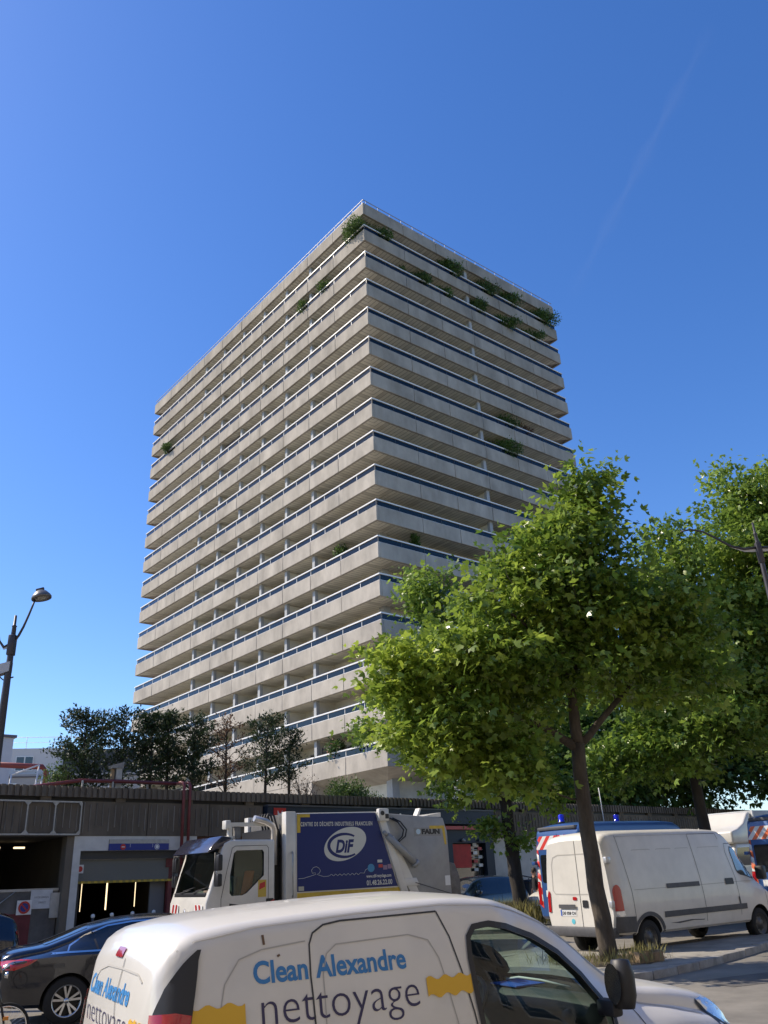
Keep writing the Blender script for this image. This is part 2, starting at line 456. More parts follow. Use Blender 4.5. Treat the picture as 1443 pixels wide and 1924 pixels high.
# ================================================================== ground
asphalt = mat('asphalt', (0.215, 0.198, 0.168), 0.9, var=0.35, vscale=0.9, bump=0.25, bscale=120)
paving = mat('paving', (0.30, 0.28, 0.24), 0.9, var=0.35, vscale=1.6, bump=0.2, bscale=60)
kerbm = mat('kerb_stone', (0.30, 0.285, 0.26), 0.85, var=0.4, vscale=4, bump=0.3, bscale=40)
soilm = mat('soil', (0.11, 0.085, 0.06), 1.0, var=0.5, vscale=8, bump=0.6, bscale=30)
def sheet(name, poly, h, m, thick=0.3, kind='structure'):
    """flat slab whose top follows the slope of the street"""
    mb = MB(); n = len(poly)
    vs = [(x, y, gz(y)+h) for x, y in poly]+[(x, y, gz(y)+h-thick) for x, y in poly]
    mb.add(vs, [tuple(range(n))]+[(i, (i+1) % n, n+(i+1) % n, n+i) for i in range(n)])
    o = mb.build(name, m)
    if kind: tag(o, kind=kind)
    return o
mb = MB(); ys = [-120, -40, 0, 10, 20, 30, 40, 46, 60, 120, 400, 1500]; xs = [-1500, -200, -60, -20, 0, 20, 60, 200, 1500]
vv = [(x, y, gz(y)) for y in ys for x in xs]; nx = len(xs)
mb.add(vv, [(j*nx+i, j*nx+i+1, (j+1)*nx+i+1, (j+1)*nx+i) for j in range(len(ys)-1) for i in range(nx-1)])
tag(mb.build('road', asphalt), kind='structure')

YAW = R(40.0136); TR = Vector((0.76589, 0.64297, 0)); TL = Vector((-0.64297, 0.76589, 0))
WP = Vector((-2.53, 33.5, 0))                      # origin of the podium wall
def wall_pt(w, d=0.0): return WP+TR*w+TL*d          # w along the wall, d behind it
# pavement along the podium with kerb
pv = [wall_pt(-40, -3.4), wall_pt(26, -3.4), wall_pt(26, 1.0), wall_pt(-40, 1.0)]
pav = sheet('pavement', [(p.x, p.y) for p in pv], 0.13, paving)
kme = MB().box(-0.49, 0.49, -0.09, 0.09, -0.2, 0.135).build('kerbstone', kerbm, bevel=0.015).data
bpy.data.objects.remove(bpy.data.objects['kerbstone'])
for i in range(44):
    p = wall_pt(-16+i, -3.5); k = link('kerbstone', kme, pav); k.location = (p.x, p.y, gz(p.y)); k.rotation_euler = (0, -math.atan(0.022*0.643), YAW)
# traffic island round the street trees
isl = [(9.5, 23.2), (6.9, 19.9), (5.4, 18.15), (4.25, 17.05), (3.35, 16.5), (2.65, 16.6), (2.1, 17.2), (1.75, 18.4), (1.7, 19.6), (1.9, 20.6), (2.5, 21.4), (3.4, 21.6), (4.2, 21.4), (5.2, 21.2), (7.0, 22.3), (9.0, 24.0)]
island = sheet('traffic_island', isl, 0.12, paving)
for i in range(len(isl)):
    a = Vector(isl[i]); b = Vector(isl[(i+1) % len(isl)]); d = b-a
    if i in (len(isl)-1, 10, 11, 12, 13, 14): continue
    n = max(1, round(d.length/0.95))
    for j in range(n):
        c = a+d*((j+0.5)/n); k = link('kerbstone', kme, island); k.location = (c.x, c.y, gz(c.y)+rnd.uniform(-.004, .006)); k.scale = (d.length/n/0.99, 1.15, 1)
        k.rotation_euler = (math.atan(0.022)*math.cos(math.atan2(d.y, d.x)), 0, math.atan2(d.y, d.x)+rnd.uniform(-.01, .01))
sheet('tree_pit', [(3.2, 18.0), (4.6, 18.2), (5.2, 19.2), (4.9, 20.2), (3.4, 20.0), (2.9, 18.9)], 0.128, soilm, 0.05)
sheet('road_patch', [(5.2, 15.6), (7.6, 16.6), (7.0, 17.5), (4.8, 16.5)], 0.004, mat('fresh_asphalt', (0.12, 0.112, 0.10), 0.9, var=0.3, vscale=3, bump=0.3, bscale=90), 0.002)
sheet('road_patch', [(-3.5, 11.0), (-1.2, 12.2), (-1.8, 13.2), (-4.0, 12.0)], 0.004, MATS['fresh_asphalt'], 0.002)
linem = mat('road_paint', (0.62, 0.61, 0.57), 0.8, var=0.35, vscale=6)
for i in range(9):
    a = Vector((-7.0+i*3.4, 17.2+i*2.38)); d = Vector((0.82, 0.573)); n = Vector((-0.573, 0.82))*0.06; q = [a-n, a+d*1.7-n, a+d*1.7+n, a+n]
    if i not in (2, 3): sheet('road_marking', [(v.x, v.y) for v in q], 0.004, linem, 0.002)
# second island further back, at the foot of the far street tree
sheet('far_traffic_island', [(1.5, 29.5), (4.5, 29.0), (7, 30.5), (6.5, 33), (3, 33.2), (1.3, 31.4)], 0.12, paving)

# ================================================================== tower
conc_l = mat('concrete_panel', (0.455, 0.412, 0.35), 0.92, var=0.34, vscale=0.55, bump=0.35, bscale=14, stretch=(1, 1, 0.55), detail=9)
nt_ = conc_l.node_tree; b_ = nt_.nodes['Principled BSDF']; src_ = b_.inputs['Base Color'].links[0].from_socket
g_ = nt_.nodes.new('ShaderNodeNewGeometry'); sp_ = nt_.nodes.new('ShaderNodeSeparateXYZ'); nt_.links.new(g_.outputs['Position'], sp_.inputs[0])
mr_ = nt_.nodes.new('ShaderNodeMapRange'); mr_.inputs['From Min'].default_value = 22; mr_.inputs['From Max'].default_value = 52; mr_.inputs['To Max'].default_value = 0.55; nt_.links.new(sp_.outputs['Z'], mr_.inputs['Value'])
nz_ = nt_.nodes.new('ShaderNodeTexNoise'); nz_.inputs['Scale'].default_value = 0.9; nz_.inputs['Detail'].default_value = 8; mp_ = nt_.nodes.new('ShaderNodeMapping'); mp_.inputs['Scale'].default_value = (1.6, 1.6, 0.22); nt_.links.new(g_.outputs['Position'], mp_.inputs['Vector']); nt_.links.new(mp_.outputs[0], nz_.inputs['Vector'])
ad_ = nt_.nodes.new('ShaderNodeMath'); ad_.operation = 'MULTIPLY_ADD'; nt_.links.new(nz_.outputs['Fac'], ad_.inputs[0]); ad_.inputs[1].default_value = 0.9; nt_.links.new(mr_.outputs[0], ad_.inputs[2])
sb_ = nt_.nodes.new('ShaderNodeMath'); sb_.operation = 'SUBTRACT'; sb_.inputs[1].default_value = 0.42; sb_.use_clamp = True; nt_.links.new(ad_.outputs[0], sb_.inputs[0])
mx_ = nt_.nodes.new('ShaderNodeMix'); mx_.data_type = 'RGBA'; mx_.blend_type = 'MULTIPLY'; nt_.links.new(sb_.outputs[0], mx_.inputs[0]); nt_.links.new(src_, mx_.inputs[6]); mx_.inputs[7].default_value = (0.60, 0.58, 0.54, 1); nt_.links.new(mx_.outputs[2], b_.inputs['Base Color'])
conc_j = mat('concrete_joint', (0.10, 0.09, 0.08), 0.95)
soffit_m = bpy.data.materials.new('soffit_boards'); soffit_m.use_nodes = True
def soffit_setup(m, axis):
    nt = m.node_tree; b = nt.nodes['Principled BSDF']; L = nt.links.new
    tc = nt.nodes.new('ShaderNodeTexCoord'); sx = nt.nodes.new('ShaderNodeSeparateXYZ'); L(tc.outputs['Object'], sx.inputs[0])
    ml = nt.nodes.new('ShaderNodeMath'); ml.operation = 'MULTIPLY'; ml.inputs[1].default_value = 1/0.37; L(sx.outputs[axis], ml.inputs[0])
    fr = nt.nodes.new('ShaderNodeMath'); fr.operation = 'FRACT'; L(ml.outputs[0], fr.inputs[0])
    lt = nt.nodes.new('ShaderNodeMath'); lt.operation = 'LESS_THAN'; lt.inputs[1].default_value = 0.09; L(fr.outputs[0], lt.inputs[0])
    fl = nt.nodes.new('ShaderNodeMath'); fl.operation = 'FLOOR'; L(ml.outputs[0], fl.inputs[0])
    wn_ = nt.nodes.new('ShaderNodeTexWhiteNoise'); wn_.noise_dimensions = '1D'; L(fl.outputs[0], wn_.inputs['W'])
    n = nt.nodes.new('ShaderNodeTexNoise'); n.inputs['Scale'].default_value = 1.2; L(tc.outputs['Object'], n.inputs['Vector'])
    av = nt.nodes.new('ShaderNodeMath'); av.operation = 'ADD'; L(wn_.outputs['Value'], av.inputs[0]); L(n.outputs['Fac'], av.inputs[1])
    r = nt.nodes.new('ShaderNodeValToRGB'); L(av.outputs[0], r.inputs['Fac'])
    r.color_ramp.elements[0].color = (0.56, 0.525, 0.43, 1); r.color_ramp.elements[0].position = 0.3
    r.color_ramp.elements[1].color = (0.76, 0.72, 0.60, 1); r.color_ramp.elements[1].position = 1.0
    mx = nt.nodes.new('ShaderNodeMix'); mx.data_type = 'RGBA'; L(lt.outputs[0], mx.inputs[0]); L(r.outputs['Color'], mx.inputs[6]); mx.inputs[7].default_value = (0.20, 0.18, 0.145, 1)
    L(mx.outputs[2], b.inputs['Base Color']); b.inputs['Roughness'].default_value = 0.85
soffit_setup(soffit_m, 1)
soffit_m2 = bpy.data.materials.new('soffit_boards_side'); soffit_m2.use_nodes = True; soffit_setup(soffit_m2, 0)
alu = mat('aluminium', (0.80, 0.79, 0.76), 0.4)
alu_dark = mat('dark_aluminium', (0.07, 0.075, 0.08), 0.4, metal=0.6)
rail_glass = glass_mat('rail_glass', (0.11, 0.19, 0.23), ior=1.42)
cream = mat('cream_render', (0.74, 0.71, 0.61), 0.9, var=0.12, vscale=1.5)
colm = mat('column_grey', (0.40, 0.41, 0.41), 0.8, var=0.15, vscale=2)
facade = mat('facade_cream', (0.72, 0.68, 0.57), 0.9, var=0.2, vscale=0.8)
win_dark = mat('window_glass', (0.02, 0.025, 0.03), 0.06, spec=0.8, coat=0.4)
win_frame = mat('window_frame', (0.35, 0.35, 0.33), 0.5)
shutterm = mat('roller_blind', (0.55, 0.53, 0.47), 0.7, var=0.1, vscale=2)
curtain = mat('curtain', (0.42, 0.40, 0.37), 0.9, var=0.3, vscale=6, stretch=(1, 1, 0.1))
base_wall = mat('base_wall_ochre', (0.52, 0.43, 0.29), 0.9, var=0.15, vscale=0.7)

Z0 = 54.97; H = 2.8; PH = 1.16; LL = 39.84; LR = 24.22; NL = 17
JL = [0, 4.4]+[4.4+3.9*i for i in range(1, 9)]+[LL]          # panel joints along the sunny face
JR = [0, 4.4, 8.25, 12.1, 16.0, 19.8, LR]
tower = empty('apartment_tower', (-0.5255, 55.127, 0), YAW)
tag(tower, 'tall concrete apartment tower ringed with balconies, rising behind the podium', 'building')
def shared(fn, cache={}):
    return fn
pm = {}
def panel_mesh(n, side, a, b, zh=PH):
    """precast parapet panel, outer face at 0, joint gap 2 cm"""
    key = (side, round(b-a, 2), a == 0)
    if key in pm: return pm[key]
    L = b-a
    m = MB()
    if side == 'L': m.box(0.0, 0.2, 0.0 if a == 0 else 0.018, L-0.018, -zh, 0)
    else: m.box(0.2 if a == 0 else 0.018, L-0.018, 0.0, 0.2, -zh, 0)
    o = m.build('parapet_panel', conc_l, bevel=0.02, bseg=1); pm[key] = o.data; bpy.data.objects.remove(o)
    return pm[key]
pane_m = {}
def pane_mesh(side, L):
    key = (side, round(L, 2))
    if key not in pane_m:
        m = MB(); m.box(0.07, 0.085, 0.03, L-0.03, 0.03, 0.40) if side == 'L' else m.box(0.03, L-0.03, 0.07, 0.085, 0.03, 0.40)
        o = m.build('glass_pane', rail_glass); pane_m[key] = o.data; bpy.data.objects.remove(o)
    return pane_m[key]
rng = np.random.default_rng(3)
npane = 0
col_me = MB().box(0.30, 0.58, -0.16, 0.16, 0, H-PH+1.0).build('column', colm); col_d = col_me.data; bpy.data.objects.remove(col_me)
colr_me = MB().box(-0.16, 0.16, 0.30, 0.58, 0, H-PH+1.0).build('column', colm); colr_d = colr_me.data; bpy.data.objects.remove(colr_me)
par_me = MB().box(0.60, 2.05, -0.08, 0.08, 0, H-0.30).build('partition_wall', cream); par_d = par_me.data; bpy.data.objects.remove(par_me)
parr_me = MB().box(-0.08, 0.08, 0.60, 2.05, 0, H-0.30).build('partition_wall', cream); parr_d = parr_me.data; bpy.data.objects.remove(parr_me)
COLS = [8.3, 12.2, 16.1, 20.0, 23.9, 27.8]
for n in range(NL):
    z = Z0-n*H
    bal = empty('balcony', (0, 0, z)); bal.parent = tower
    for j in range(len(JL)-1):
        o = link('parapet_panel', panel_mesh(n, 'L', JL[j], JL[j+1]), bal, (0, JL[j], 0)); o.rotation_euler = (0, rng.normal()*0.0015, 0)
        o.location.x = rng.normal()*0.006
    for j in range(len(JR)-1):
        o = link('parapet_panel', panel_mesh(n, 'R', JR[j], JR[j+1]), bal, (JR[j], 0, 0)); o.location.y = rng.normal()*0.006
    # short return ends at the two far corners
    MB().box(0.2, 24.0, LL-0.2, LL-0.02, -PH, 0).box(LR-0.2, LR-0.02, 0.2, LL-0.22, -PH, 0).build('rear_parapet', conc_l, bal)
    # slab with boarded soffit
    MB().box(0.19, LR-0.2, 0.19, LL-0.2, -PH+0.10, -PH+0.22).build('slab', conc_l, bal)
    m = MB(); m.add([(0.19, 0.19, -PH+0.03), (2.1, 2.1, -PH+0.03), (2.1, LL-2.1, -PH+0.03), (0.19, LL-0.2, -PH+0.03)], [(0, 1, 2, 3)])
    m.build('soffit', soffit_m, bal)
    m = MB(); m.add([(0.19, 0.19, -PH+0.032), (LR-0.2, 0.19, -PH+0.032), (LR-2.1, 2.1, -PH+0.032), (2.1, 2.1, -PH+0.032)], [(0, 1, 2, 3)])
    m.build('soffit', soffit_m2, bal)
    # railing
    if n == 0:
        m = MB()
        m.box(0.04, 0.09, 0.04, LL-0.1, 0.41, 0.46).box(0.09, LR-0.1, 0.04, 0.09, 0.41, 0.46)
        m.box(0.05, 0.08, 0.05, LL-0.1, 0.08, 0.11).box(0.08, LR-0.1, 0.05, 0.08, 0.08, 0.11)
        y = 0.25
        while y < LL: m.box(0.055, 0.075, y-0.011, y+0.011, 0, 0.41); y += 1.3
        x = 0.35
        while x < LR: m.box(x-0.011, x+0.011, 0.055, 0.075, 0, 0.41); x += 1.3
        m.build('guard_rail', mat('guard_rail_steel', (0.26, 0.26, 0.26), 0.5), bal)
    else:
        MB().box(-0.01, 0.135, -0.01, LL-0.12, 0.405, 0.495).box(0.135, LR-0.12, -0.01, 0.135, 0.405, 0.495).build('handrail', alu, bal)
        p = MB()
        for side, J, T in (('L', JL, LL), ('R', JR, LR)):
            cuts = []
            for j in range(len(J)-1): cuts += [J[j], (J[j]+J[j+1])/2]
            cuts = [0.12]+cuts[1:]+[T-0.2]
            vis = (side == 'L' and n >= 8) or (side == 'R' and n <= 10)
            stuff = MB()
            for c, d in zip(cuts[:-1], cuts[1:]):
                if vis and npane < 300:
                    link('glass_pane', pane_mesh(side, d-c), bal, (0, c, 0) if side == 'L' else (c, 0, 0)); npane += 1
                elif side == 'L': stuff.box(0.07, 0.085, c+0.03, d-0.03, 0.03, 0.40)
                else: stuff.box(c+0.03, d-0.03, 0.07, 0.085, 0.03, 0.40)
                if side == 'L': p.box(0.045, 0.10, d-0.022, d+0.022, 0, 0.42, 1)  # sunlit look put into post colour: pale on sunny face, dark on shaded
                else: p.box(d-0.022, d+0.022, 0.045, 0.10, 0, 0.42)
            if stuff.v: tag(stuff.build('glass_strip', rail_glass, bal), kind='stuff')
        tag(p.box(0.02, 0.06, 0.02, 0.06, 0, 0.42).build('rail_posts', [alu_dark, alu], bal), kind='stuff')
        # bottom trim of the glass
        MB().box(0.05, 0.10, 0.1, LL-0.2, 0.0, 0.03).box(0.1, LR-0.2, 0.05, 0.10, 0.0, 0.03).build('rail_trim', alu, bal)
    # what carries the level above
    if n > 0:
        for y in COLS:
            link('column', col_d, bal, (0, y, -1.0)); link('partition_wall', par_d, bal, (0, y, -0.95))
        link('column', colr_d, bal, (12.1, 0, -1.0)); link('partition_wall', parr_d, bal, (12.1, 0, -0.95))
core = MB().box(2.05, LR-2.05, 2.05, LL-2.05, 4.8, Z0-0.2).build('facade_wall', facade, tower)
MB().box(1.72, 2.3, 1.72, 2.3, 4.8, Z0-0.5).build('corner_pillar', colm, tower)
roofs = MB().box(6, 16, 8, 26, Z0-0.2, Z0+2.2).build('roof_plant_room', conc_l, tower)
# windows on the levels where the recessed wall can be seen from the street
wm = {}
def window(side, pos, z, w, kind):
    key = (side, round(w, 2), kind)
    if key not in wm:
        h = 2.15
        def B(m, a0, a1, d0, d1, z0, z1): return m.box(d0, d1, a0, a1, z0, z1) if side == 'L' else m.box(a0, a1, d0, d1, z0, z1)
        f = MB()
        for a0, a1, z0, z1 in ((0, 0.07, 0, h), (w-0.07, w, 0, h), (0.07, w-0.07, h-0.07, h), (w/2-0.05, w/2+0.05, 0.0, h-0.07)): B(f, a0, a1, 1.97, 2.05, z0, z1)
        fo = f.build('window', win_frame); g = MB(); B(g, 0.07, w-0.07, 2.00, 2.02, 0, h-0.07); go = g.build('pane', win_dark)
        ex = None
        if kind == 1:
            s = MB(); zz = h-0.07
            while zz > 0.9: B(s, 0.07, w-0.07, 1.985, 2.0, zz-0.085, zz-0.01); zz -= 0.09
            ex = s.build('roller_blind', shutterm)
        elif kind == 2:
            s = MB(); k = 0.1
            while k < w/2-0.15: B(s, k, k+0.09, 1.99, 2.0, 0, h-0.1); k += 0.13
            ex = s.build('curtain', curtain)
        wm[key] = (fo.data, go.data, ex.data if ex else None, ex.name.split('.')[0] if ex else None)
        for o in (fo, go, ex):
            if o: bpy.data.objects.remove(o)
    fd, gd, ed, en = wm[key]
    loc = (0, pos, z) if side == 'L' else (pos, 0, z)
    wo_ = link('window', fd, tower, loc); link('pane', gd, wo_)
    if ed: link(en, ed, wo_)
for n in range(9, NL):
    zf = Z0-n*H-0.95
    spans = [(2.5, 3.0), (5.6, 2.4), (8.8, 2.6), (12.7, 2.6), (16.6, 2.6), (20.5, 2.6), (24.4, 2.6), (28.3, 2.6), (32.2, 2.6), (35.2, 2.3)]
    for pos, w in spans: window('L', pos, zf, w, rng.choice([0, 0, 1, 1, 2]))
    if n < 14:
        for pos, w in [(2.6, 3.0), (6.0, 2.0), (8.7, 2.8), (12.6, 2.8), (16.4, 2.8), (19.5, 2.4)]: window('R', pos, zf, w, rng.choice([0, 0, 1, 2]))
# base storeys: plain ochre walls under the lowest balcony and the canted corner soffit
MB().box(2.5, LR-2, 3.2, LL-2, 4.7, Z0-16*H-PH+0.02).build('base_wall', base_wall, tower)
zz = Z0-16*H-PH
m = MB()
m.add([(0.0, 7.9, zz), (0.0, 0.0, zz), (9.0, 0.0, zz), (9.0, 4.2, zz-1.1), (3.4, 4.2, zz-1.1), (3.4, 7.9, zz-1.1), (2.6, 12.0, zz-1.0), (0.0, 12.0, zz)],
      [(0, 1, 2, 3, 4, 5), (0, 5, 6, 7)])
m.build('canted_soffit', conc_l, tower)
MB().box(0.02, 2.6, 8.4, LL-0.3, 4.7, zz).build('plinth_wall', conc_l, tower)
box_obj('grille_panel', alu_dark, 9.2, 11.0, 3.1, 3.2, 4.8, 7.2, tower)
for i in range(9): box_obj('grille_slat', colm, 9.25+i*0.19, 9.33+i*0.19, 3.02, 3.1, 4.9, 7.1, tower)

# ================================================================== podium
dirty = mat('dirty_concrete', (0.155, 0.132, 0.10), 0.95, var=0.45, vscale=0.9, bump=0.4, bscale=12, stretch=(1, 1, 0.35), detail=8)
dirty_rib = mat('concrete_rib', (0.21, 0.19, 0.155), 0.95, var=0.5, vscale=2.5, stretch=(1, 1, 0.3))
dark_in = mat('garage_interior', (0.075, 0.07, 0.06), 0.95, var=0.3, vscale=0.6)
whitep = mat('white_paint_wall', (0.62, 0.62, 0.58), 0.85, var=0.2, vscale=1.2)
steel = mat('galvanised_steel', (0.42, 0.42, 0.40), 0.5, metal=0.6, var=0.2, vscale=8)
grey_dark = mat('dark_grey_metal', (0.06, 0.062, 0.065), 0.55, metal=0.3)
redpipe = mat('red_pipe_paint', (0.17, 0.034, 0.034), 0.5, var=0.25, vscale=5)
navy = mat('navy_board', (0.012, 0.022, 0.04), 0.55, var=0.2, vscale=3)
signblue = mat('sign_blue', (0.012, 0.03, 0.22), 0.4)
signred = mat('sign_red', (0.5, 0.03, 0.025), 0.4)
white = mat('white_plain', (0.75, 0.75, 0.72), 0.5)
paper = mat('paper', (0.62, 0.63, 0.62), 0.8, var=0.15, vscale=5)
yellow = mat('yellow_paint', (0.62, 0.42, 0.04), 0.5, var=0.2, vscale=6)
black = mat('black_plain', (0.012, 0.012, 0.013), 0.5)
lampm = mat('lit_tube', (1.0, 0.78, 0.46), 0.4, emit=1.5)
pod = empty('podium_building', tuple(WP), YAW)
tag(pod, 'long dark ribbed-concrete podium with garage entrances and planted terrace', 'building')
# coping units with vertical ribs
def coping(a, b):
    m = MB().box(a+0.01, b-0.01, -0.04, 0.4, 4.94, 5.24); n = int((b-a)/0.185)
    for i in range(n):
        x = a+(i+0.5)*(b-a)/n; w = rnd.uniform(0.050, 0.064); m.box(x-w, x+w, -0.085-rnd.uniform(0, .012), -0.04, 4.935, 5.25)
    return m.build('coping_unit', dirty, pod)
w = -16.0
while w < 46: coping(w, w+2.35); w += 2.35
MB().box(-16, 46, 0.12, 0.4, 4.70, 4.95).build('slot_backing', black, pod)
w = -15.2
while w < 46: box_obj('bearing_block', dirty, w-0.16, w+0.16, 0.0, 0.14, 4.82, 4.945, pod); w += 2.35
def fascia(a, b, z0=3.82, z1=4.83):
    m = MB().box(a+0.012, b-0.012, 0.02, 0.4, z0, z1); n = int(round((b-a)/0.205))
    for i in range(n):
        x = a+(i+0.5)*(b-a)/n; m.box(x-0.016, x+0.016, -0.012, 0.02, z0+rnd.uniform(0.05, .3), z1-rnd.uniform(.03, .2), 1)
    return m.build('ribbed_panel', [dirty, dirty_rib], pod)
for a, b in ((-16.4, -14.05), (-14.05, -11.7), (-11.7, -9.4), (-9.4, -7.2), (-7.2, -5.0), (-5.0, -2.9), (8.45, 10.8), (10.8, 13.1), (13.1, 15.4), (15.4, 17.7), (17.7, 20), (20, 22.3), (22.3, 28), (28, 34), (34, 40), (40, 46)): fascia(a, b)
# terrace deck
MB().box(-40, 60, 0.4, 3.4, 4.3, 4.72).box(-40, 60, 3.4, 70, 4.3, 4.72).build('terrace_deck', paving, pod)
# structural box behind
MB().box(-40, -16.4, 0.0, 0.4, 0.3, 5.25).build('side_wall', dirty, pod)
gy = lambda w: 0.627+0.0141*w
# --- left bay: open loading entrance
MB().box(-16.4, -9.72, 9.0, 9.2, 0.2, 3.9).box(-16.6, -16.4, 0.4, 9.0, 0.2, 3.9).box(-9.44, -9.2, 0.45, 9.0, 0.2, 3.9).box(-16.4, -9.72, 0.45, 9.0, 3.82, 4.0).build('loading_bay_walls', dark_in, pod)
box_obj('bay_pillar', dirty, -9.72, -9.47, 0.05, 0.45, 0.3, 3.82, pod)
for (w, z) in ((-9.67, 3.70), (-8.40, 3.80)):
    pass
for (w, d, z) in ((-11.1, 3.0, 3.62), (-10.35, 3.0, 3.62)):
    t = tag(box_obj('ceiling_tube', lampm, w-0.16, w+0.16, d-0.6, d-0.5, z, z+0.05), 'lit fluorescent tube under the loading bay ceiling, '+('left one' if w < -11 else 'right one near the pillar'), 'lamp', 'tubes in the loading bay')
    t.parent = None; t.matrix_world = Matrix.Translation(WP) @ Matrix.Rotation(YAW, 4, 'Z')
# barrier in front of it with papers
gate = empty('loading_bay_barrier', tuple(WP), YAW); tag(gate, 'grey sheet-metal barrier across the open loading bay, papers taped on it', 'gate')
box_obj('top_rail', steel, -16, -9.75, 0.24, 0.30, 2.33, 2.40, gate)
for a, b in ((-16, -13.9), (-13.85, -11.8), (-11.75, -9.76)): box_obj('sheet', mat('barrier_sheet', (0.13, 0.125, 0.115), 0.7, var=0.4, vscale=2), a, b, 0.26, 0.29, 0.5, 2.33, gate)
box_obj('red_board', mat('dull_red_board', (0.16, 0.03, 0.03), 0.7, var=0.3, vscale=4), -11.6, -10.5, 0.22, 0.255, 0.75, 1.75, gate)
MB().tube([(-12.4, 0.22, 1.3), (-11.0, 0.22, 2.34)], 0.015).build('diagonal_stay', steel, gate)
def on_wall(o): o.location = WP; o.rotation_euler = (0, 0, YAW); return o
o = MB().box(-10.55, -9.93, 0.225, 0.23, 1.86, 2.36).build('paper_notice', paper); on_wall(tag(o, 'large white paper notice with two printed lines on the barrier', 'notice'))
for i, (s, z) in enumerate((('AVIS DE LIVRAISON', 2.14), ('DIRECT', 2.0))): text_flat('print', s, (-10.45+i*0.14, 0.22, z), (1, 0, 0), (0, 0, 1), 0.07, mat('print_grey', (0.12, 0.12, 0.13), 0.8), o, width=0.42 if i == 0 else 0.2)
o = MB().box(-9.98, -9.62, 0.20, 0.205, 1.60, 2.27).build('paper_sheet', mat('yellowed_paper', (0.52, 0.50, 0.43), 0.8, var=0.25, vscale=3)); on_wall(tag(o, 'yellowed long paper sheet taped beside the bay pillar', 'notice'))
o = empty('no_parking_sign', tuple(WP), YAW); tag(o, 'square white board with a round blue and red no-parking disc', 'sign')
box_obj('board', white, -10.92, -10.50, 0.20, 0.21, 1.72, 2.10, o)
def disc(name, m, c, r0, r1, y0, y1, parent, n=32):
    b = MB(); vs = []; 
    for (r, y) in ((r0, y0), (r1, y0), (r1, y1), (r0, y1)):
        for k in range(n): t = 2*math.pi*k/n; vs.append((c[0]+r*math.cos(t), y, c[1]+r*math.sin(t)))
    fs = []
    for q in range(4):
        for k in range(n): fs.append((q*n+k, q*n+(k+1) % n, ((q+1) % 4)*n+(k+1) % n, ((q+1) % 4)*n+k))
    b.add(vs, fs); return b.build(name, m, parent)
disc('blue_disc', signblue, (-10.71, 1.91), 0.0, 0.135, 0.190, 0.199, o); disc('red_ring', signred, (-10.71, 1.91), 0.115, 0.165, 0.183, 0.197, o)
m = MB(); m.prism([(-10.71-0.10, 1.91+0.075), (-10.71-0.075, 1.91+0.10), (-10.71+0.10, 1.91-0.075), (-10.71+0.075, 1.91-0.10)], 0.184, 0.189, 'y'); m.build('red_bar', signred, o)
# sign frame over the bay
fr = empty('sign_frame', tuple(WP), YAW); tag(fr, 'empty galvanised sign frame with three fields above the loading bay', 'frame')
xs_ = [-12.85, -12.03, -11.03, -10.21, -9.42]
MB().box(-12.85, -9.42, -0.10, -0.06, 4.77, 4.81).box(-12.85, -9.42, -0.10, -0.06, 3.84, 3.88).build('long_rails', steel, fr)
for x in xs_: box_obj('upright', steel, x-0.018, x+0.018, -0.098, -0.062, 3.88, 4.77, fr)
for x in xs_:
    for zc, s in ((4.77, -1), (3.88, 1)):
        for q in (-1, 1):
            if (x == xs_[0] and q < 0) or (x == xs_[-1] and q > 0): continue
            m = MB(); m.prism([(x+q*0.018, zc), (x+q*0.10, zc), (x+q*0.018, zc+s*0.10)], -0.092, -0.068, 'y'); m.build('gusset', steel, fr)
# --- garage entrance
box_obj('garage_header', whitep, -9.50, -5.42, 0.03, 0.34, 3.40, 3.82, pod)
box_obj('garage_post', whitep, -9.50, -9.28, 0.031, 0.34, 0.4, 3.40, pod)
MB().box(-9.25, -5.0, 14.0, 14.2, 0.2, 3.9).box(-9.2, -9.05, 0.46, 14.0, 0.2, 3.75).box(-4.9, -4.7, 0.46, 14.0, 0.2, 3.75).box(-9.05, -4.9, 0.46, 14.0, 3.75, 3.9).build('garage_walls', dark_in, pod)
box_obj('shutter_box', grey_dark, -9.26, -5.4, 0.20, 0.6, 3.17, 3.40, pod)
sh = MB(); z = 2.56
while z < 3.17: sh.box(-9.26, -5.9, 0.30, 0.315, z, z+0.045).box(-9.26, -5.9, 0.31, 0.32, z+0.045, z+0.06); z += 0.06
sh.build('roller_shutter', mat('shutter_grey', (0.17, 0.18, 0.17), 0.6, metal=0.2), pod)
bar = empty('warning_bar', (0, 0, 0)); bar.parent = pod
i = 0; x = -9.28
while x < -5.88: box_obj('stripe', yellow if i % 2 == 0 else mat('olive_stripe', (0.30, 0.24, 0.05), 0.6), x, x+0.1, 0.285, 0.33, 2.49, 2.555, bar); x += 0.1; i += 1
box_obj('shutter_rail', steel, -9.26, -5.9, 0.285, 0.30, 3.155, 3.185, pod)
box_obj('jamb_panel', mat('jamb_grey', (0.16, 0.165, 0.165), 0.7), -6.75, -6.25, 0.50, 0.58, 0.5, 3.17, pod)
box_obj('red_jamb', redpipe, -6.24, -6.10, 0.30, 0.46, 0.5, 3.17, pod); box_obj('red_pipe_stub', redpipe, -6.35, -6.1, 0.26, 0.34, 2.9, 3.16, pod)
box_obj('service_door', mat('rust_red_door', (0.10, 0.025, 0.02), 0.6, var=0.3, vscale=3), -6.0, -5.0, 0.35, 0.42, 0.55, 3.40, pod)
box_obj('brick_pier', mat('brown_pier', (0.10, 0.05, 0.03), 0.9), -5.4, -2.9, 0.12, 0.4, 0.5, 3.82, pod)
s = empty('entry_sign', tuple(WP), YAW); tag(s, 'blue garage sign with no-entry disc under a grey strip', 'sign')
